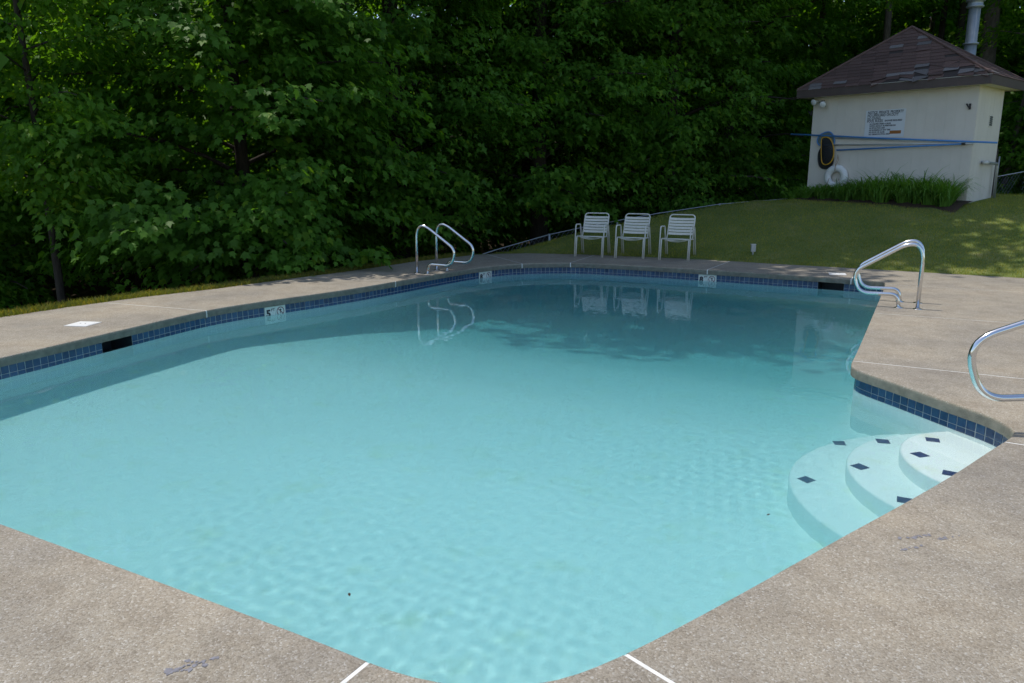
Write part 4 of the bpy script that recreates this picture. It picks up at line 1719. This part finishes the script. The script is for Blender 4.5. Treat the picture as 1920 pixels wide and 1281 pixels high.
def tree(label, x, y, H, rad, z_low, n_limb, per_limb, n_leaf, size, shape, mat, trunk_r, lean=(0, 0), bark="bark", name="maple_tree", group=None,
         crown_bot=None, limbs=True, low_bias=1.0, toward=0.0, seed=0, up=0.0, curtain=0):
    rs_ = np.random.default_rng(100 + seed)
    zg = height(x, y)
    root = tag(empty(name, (x, y, zg)), label, "tree", group)
    inv = np.array([x, y, zg])
    path, rr = [], []
    for k in range(9):
        t = k / 8
        z = -0.3 + (H - zg + 0.3) * t * 0.94
        path.append((lean[0] * t * H + 0.10 * math.sin(3 * t + seed), lean[1] * t * H + 0.10 * math.cos(2.3 * t + seed) - 0.1, z))
        rr.append(trunk_r * (1.25 if k == 0 else 1) * (1 - 0.8 * t) + 0.015)
    mb = MB()
    mb.tube(path, rr, 10)
    mb.build("trunk", M[bark], root, True)
    PA = np.array(path)
    C, D = [], []
    for i in range(n_limb):
        f = ((i + rs_.uniform(0, 1)) / n_limb) ** low_bias
        zr = (z_low - zg) + (H - z_low) * f * 0.97
        az = i * 2.39996 + rs_.normal(0, 0.35)
        dr = np.array([math.cos(az), math.sin(az), 0])
        prof = math.sin(math.pi * min(1, 0.22 + 0.78 * f) ** 0.9) ** 0.7 if f < 0.97 else 0.25
        if up > 0:
            prof = 1.0 if f < 0.86 else 0.55
        # boughs reach over the pool; unseen upper crowns widened to shade deck and lawn
        L = rad * (1 - 0.35 * (up > 0) + up * f) * max(prof, 0.22) * rs_.uniform(0.8, 1.2) * (1 + toward * max(0, dr[0] * 0.45 - dr[1] * 0.9))
        z0 = max(0.4, zr - L * 0.18)
        tz = np.interp(z0, PA[:, 2], np.arange(9))
        p0 = np.array([np.interp(z0, PA[:, 2], PA[:, 0]), np.interp(z0, PA[:, 2], PA[:, 1]), z0])
        p1 = p0 + dr * L * 0.5 + [0, 0, L * 0.26]
        p2 = p0 + dr * L + [0, 0, L * 0.18 - 0.1]
        pts_ = [p0 * (1 - t) ** 2 + 2 * t * (1 - t) * p1 + t * t * p2 for t in np.linspace(0, 1, 6)]
        if limbs and L > 0.8:
            mb = MB()
            r0 = max(0.012, trunk_r * 0.30 * (1 - 0.6 * f))
            mb.tube([tuple(p) for p in pts_], [r0 * (1 - 0.85 * t) + 0.004 for t in np.linspace(0, 1, 6)], 6)
            mb.build("limb", M[bark], root, True)
        ns = max(3, int(per_limb * L / rad))
        for q in range(ns):
            t = 0.28 + 0.76 * (q + rs_.uniform(0, 1)) / ns
            t_ = min(t, 1.0)
            p = p0 * (1 - t_) ** 2 + 2 * t_ * (1 - t_) * p1 + t_ * t_ * p2
            sd = np.array([-dr[1], dr[0], 0]) * rs_.normal(0, 0.24) * L * (1.15 - 0.5 * t)
            p = p + sd + [0, 0, rs_.normal(-0.05, 0.22)] + dr * max(0, t - 1) * L
            qx, qy, qz = p + inv
            lx_, ly_ = (qx - SL[0]) * SX[0] + (qy - SL[1]) * SX[1], (qx - SL[0]) * SN[0] + (qy - SL[1]) * SN[1]
            if -1.7 < lx_ < SW + 1.0 and -3 < ly_ < SD + 1.0 and qz < 5.9:
                continue                                   # kept clear of the shed
            dd_ = dr + sd / max(L, 0.1) * 1.6
            dd_[2] = 0
            C.append(p + inv)
            D.append(dd_ / np.linalg.norm(dd_))
    for q in range(curtain):
        az = math.atan2(-y, -x) + rs_.uniform(-1.5, 1.5)
        z = z_low + (7.5 - z_low) * rs_.uniform(0, 1)
        dr = np.array([math.cos(az), math.sin(az), 0])
        p = np.array([x, y, z]) + dr * rad * rs_.uniform(0.35, 0.85)
        C.append(p + [0, 0, rs_.normal(0, 0.1)])
        D.append(dr)
    me = crown_mesh("crown", np.array(C), np.array(D), n_leaf, size, shape, mat)
    o = mobj("crown", me, root)
    o.matrix_local = Matrix.Translation((-x, -y, -zg))
    tag(o, kind="stuff")
    return root


MP = (MAPLE_V, MAPLE_T)
M3 = (TRI_V, TRI_T)
OV_ = (OVAL_V, OVAL_T)
tree("slim young tree with bright yellow-green leaves at the left picture edge", -8.0, 13.4, 8.5, 2.1, 1.2, 22, 12, 60, 0.14, OV_, M["leafbright"], 0.06, name="young_tree", seed=1)
tree("large maple whose low boughs spread over the left deck edge", -5.4, 16.0, 7.8, 3.5, -0.1, 38, 24, 50, 0.145, MP, M["maple"], 0.17, seed=2, low_bias=1.3, toward=0.14, curtain=110)
tree("maple with pale-tipped sprays behind the far left grab rails", -2.7, 18.8, 22.0, 3.85, 0.7, 56, 36, 46, 0.15, M3, M["maple"], 0.21, seed=3, low_bias=1.3, toward=0.08, up=0.8, curtain=100)
tree("spreading maple behind the leftmost white chair", 0.8, 20.6, 19.0, 3.7, 0.9, 52, 36, 46, 0.155, M3, M["maple"], 0.2, seed=4, low_bias=1.3, toward=0.1, up=0.75, curtain=100)
tree("dense maple behind the rightmost white chair", 4.4, 21.8, 18.0, 3.5, 0.6, 50, 30, 46, 0.155, M3, M["maple"], 0.2, seed=5, low_bias=1.3, toward=0.1, up=0.6, curtain=100)
tree("bushy maple crowding the left side of the shed", 6.6, 24.4, 18.0, 4.4, 0.3, 46, 28, 44, 0.155, M3, M["maple"], 0.18, seed=6, low_bias=1.3, up=0.75)
tree("shadowy tree at the left, behind the young bright one", -12.3, 17.5, 10.0, 3.4, -0.8, 34, 24, 44, 0.155, M3, M["leafmid"], 0.16, seed=7)
tree("tall slim trunk rising behind the left slope of the shed roof", 11.6, 25.5, 18.0, 4.0, 8.6, 20, 14, 30, 0.16, M3, M["leafmid"], 0.13, seed=8, name="tall_tree", bark="bark_grey")
tree("tall thick grey trunk rising just left of the shed's flue", 14.0, 24.0, 19.0, 4.6, 9.0, 24, 16, 30, 0.16, M3, M["leafmid"], 0.26, seed=9, name="tall_tree", bark="bark_grey")
tree("thin leaning pale stem right of the shed's flue", 13.6, 22.0, 10.0, 2.2, 5.0, 16, 12, 40, 0.14, OV_, M["leafbright"], 0.07, lean=(0.12, 0), seed=10, name="young_tree", bark="bark_grey")
tree("dark trunk between the roof peak and the thick grey trunk", 15.4, 28.0, 18.0, 4.0, 9.0, 24, 18, 34, 0.16, M3, M["leafmid"], 0.15, seed=11, name="tall_tree")
tree("leafy tree beyond the fence at the right picture edge", 15.2, 21.8, 5.2, 2.3, 0.4, 32, 20, 40, 0.15, M3, M["leafmid"], 0.15, seed=12)
k = 0
for (x, y) in ((-16, 22), (-12.5, 26), (-8.0, 22.5), (-5.5, 26.5), (-1.2, 24.5), (2.0, 27), (5.5, 27), (8.8, 29.5), (11.8, 31), (15.5, 29.5), (18.5, 27), (20, 23), (-14, 30), (-9.5, 29), (17, 33)):
    k += 1
    tree("dark broadleaf tree deep in the wood behind the front row of maples", x, y, 13.5 + (k * 37 % 5), 4.0, -0.6, 32, 20, 34, 0.22, OV_, M["leafmid"], 0.16, seed=20 + k,
         name="forest_tree", group="dark trees deep in the wood", limbs=False, low_bias=1.35)

# understory shrubs on the slope
for k, (x, y) in enumerate(((-7.6, 15.6), (-9.8, 14.0), (-2.2, 20.2), (1.8, 21.4), (3.6, 21.2), (5.6, 21.6), (7.2, 22.0))):
    zg = height(x, y)
    root = tag(empty("shrub", (x, y, zg)), "low shade shrub on the dark slope under the maples", "shrub", "low shrubs under the maples")
    m_ = 34
    C = np.stack([x + RNG.normal(0, 0.75, m_), y + RNG.normal(0, 0.6, m_), zg + 0.3 + np.abs(RNG.normal(0, 0.55, m_))], -1)
    D = np.stack([C[:, 0] - x, C[:, 1] - y, np.zeros(m_)], -1)
    D /= np.linalg.norm(D, axis=1, keepdims=True) + 1e-6
    o = mobj("foliage", crown_mesh("foliage", C, D, 26, 0.12, OV_, M["leafmid"], 0.4, 0.3), root)
    o.matrix_local = Matrix.Translation((-x, -y, -zg))
    tag(o, kind="stuff")
    mb = MB()
    for q in range(4):
        a = q * 1.7 + k
        mb.tube([(0, 0, -0.1), (0.2 * math.cos(a), 0.2 * math.sin(a), 0.4), (0.5 * math.cos(a), 0.5 * math.sin(a), 0.9)], [0.02, 0.014, 0.006], 5)
    mb.build("stem", M["bark"], root, True)

# far wood: one closed mass of foliage behind everything
n = 4200
C = np.stack([RNG.uniform(-46, 50, n), RNG.uniform(33, 46, n), -2.5 + 17 * RNG.uniform(0, 1, n) ** 1.15], -1)
n2 = 1100
C2 = np.stack([RNG.uniform(-30, -18, n2), RNG.uniform(10, 36, n2), RNG.uniform(-2.5, 13, n2)], -1)
C3 = np.stack([RNG.uniform(22, 34, n2), RNG.uniform(20, 36, n2), RNG.uniform(0, 13, n2)], -1)
C4 = np.stack([RNG.uniform(6, 36, 1100), RNG.uniform(36, 44, 1100), RNG.uniform(3, 15, 1100)], -1)
C = np.concatenate([C, C2, C3, C4])
a = RNG.uniform(0, 6.283, len(C))
D = np.stack([np.cos(a), np.sin(a), np.zeros(len(C))], -1)
o = mobj("far_wood", crown_mesh("far_wood", C, D, 36, 0.42, (QUAD_V, QUAD_T), M["leafmid"], 1.4, 1.2, 0.3))
tag(o, "dark far wood closing the view behind all the trees", kind="stuff")
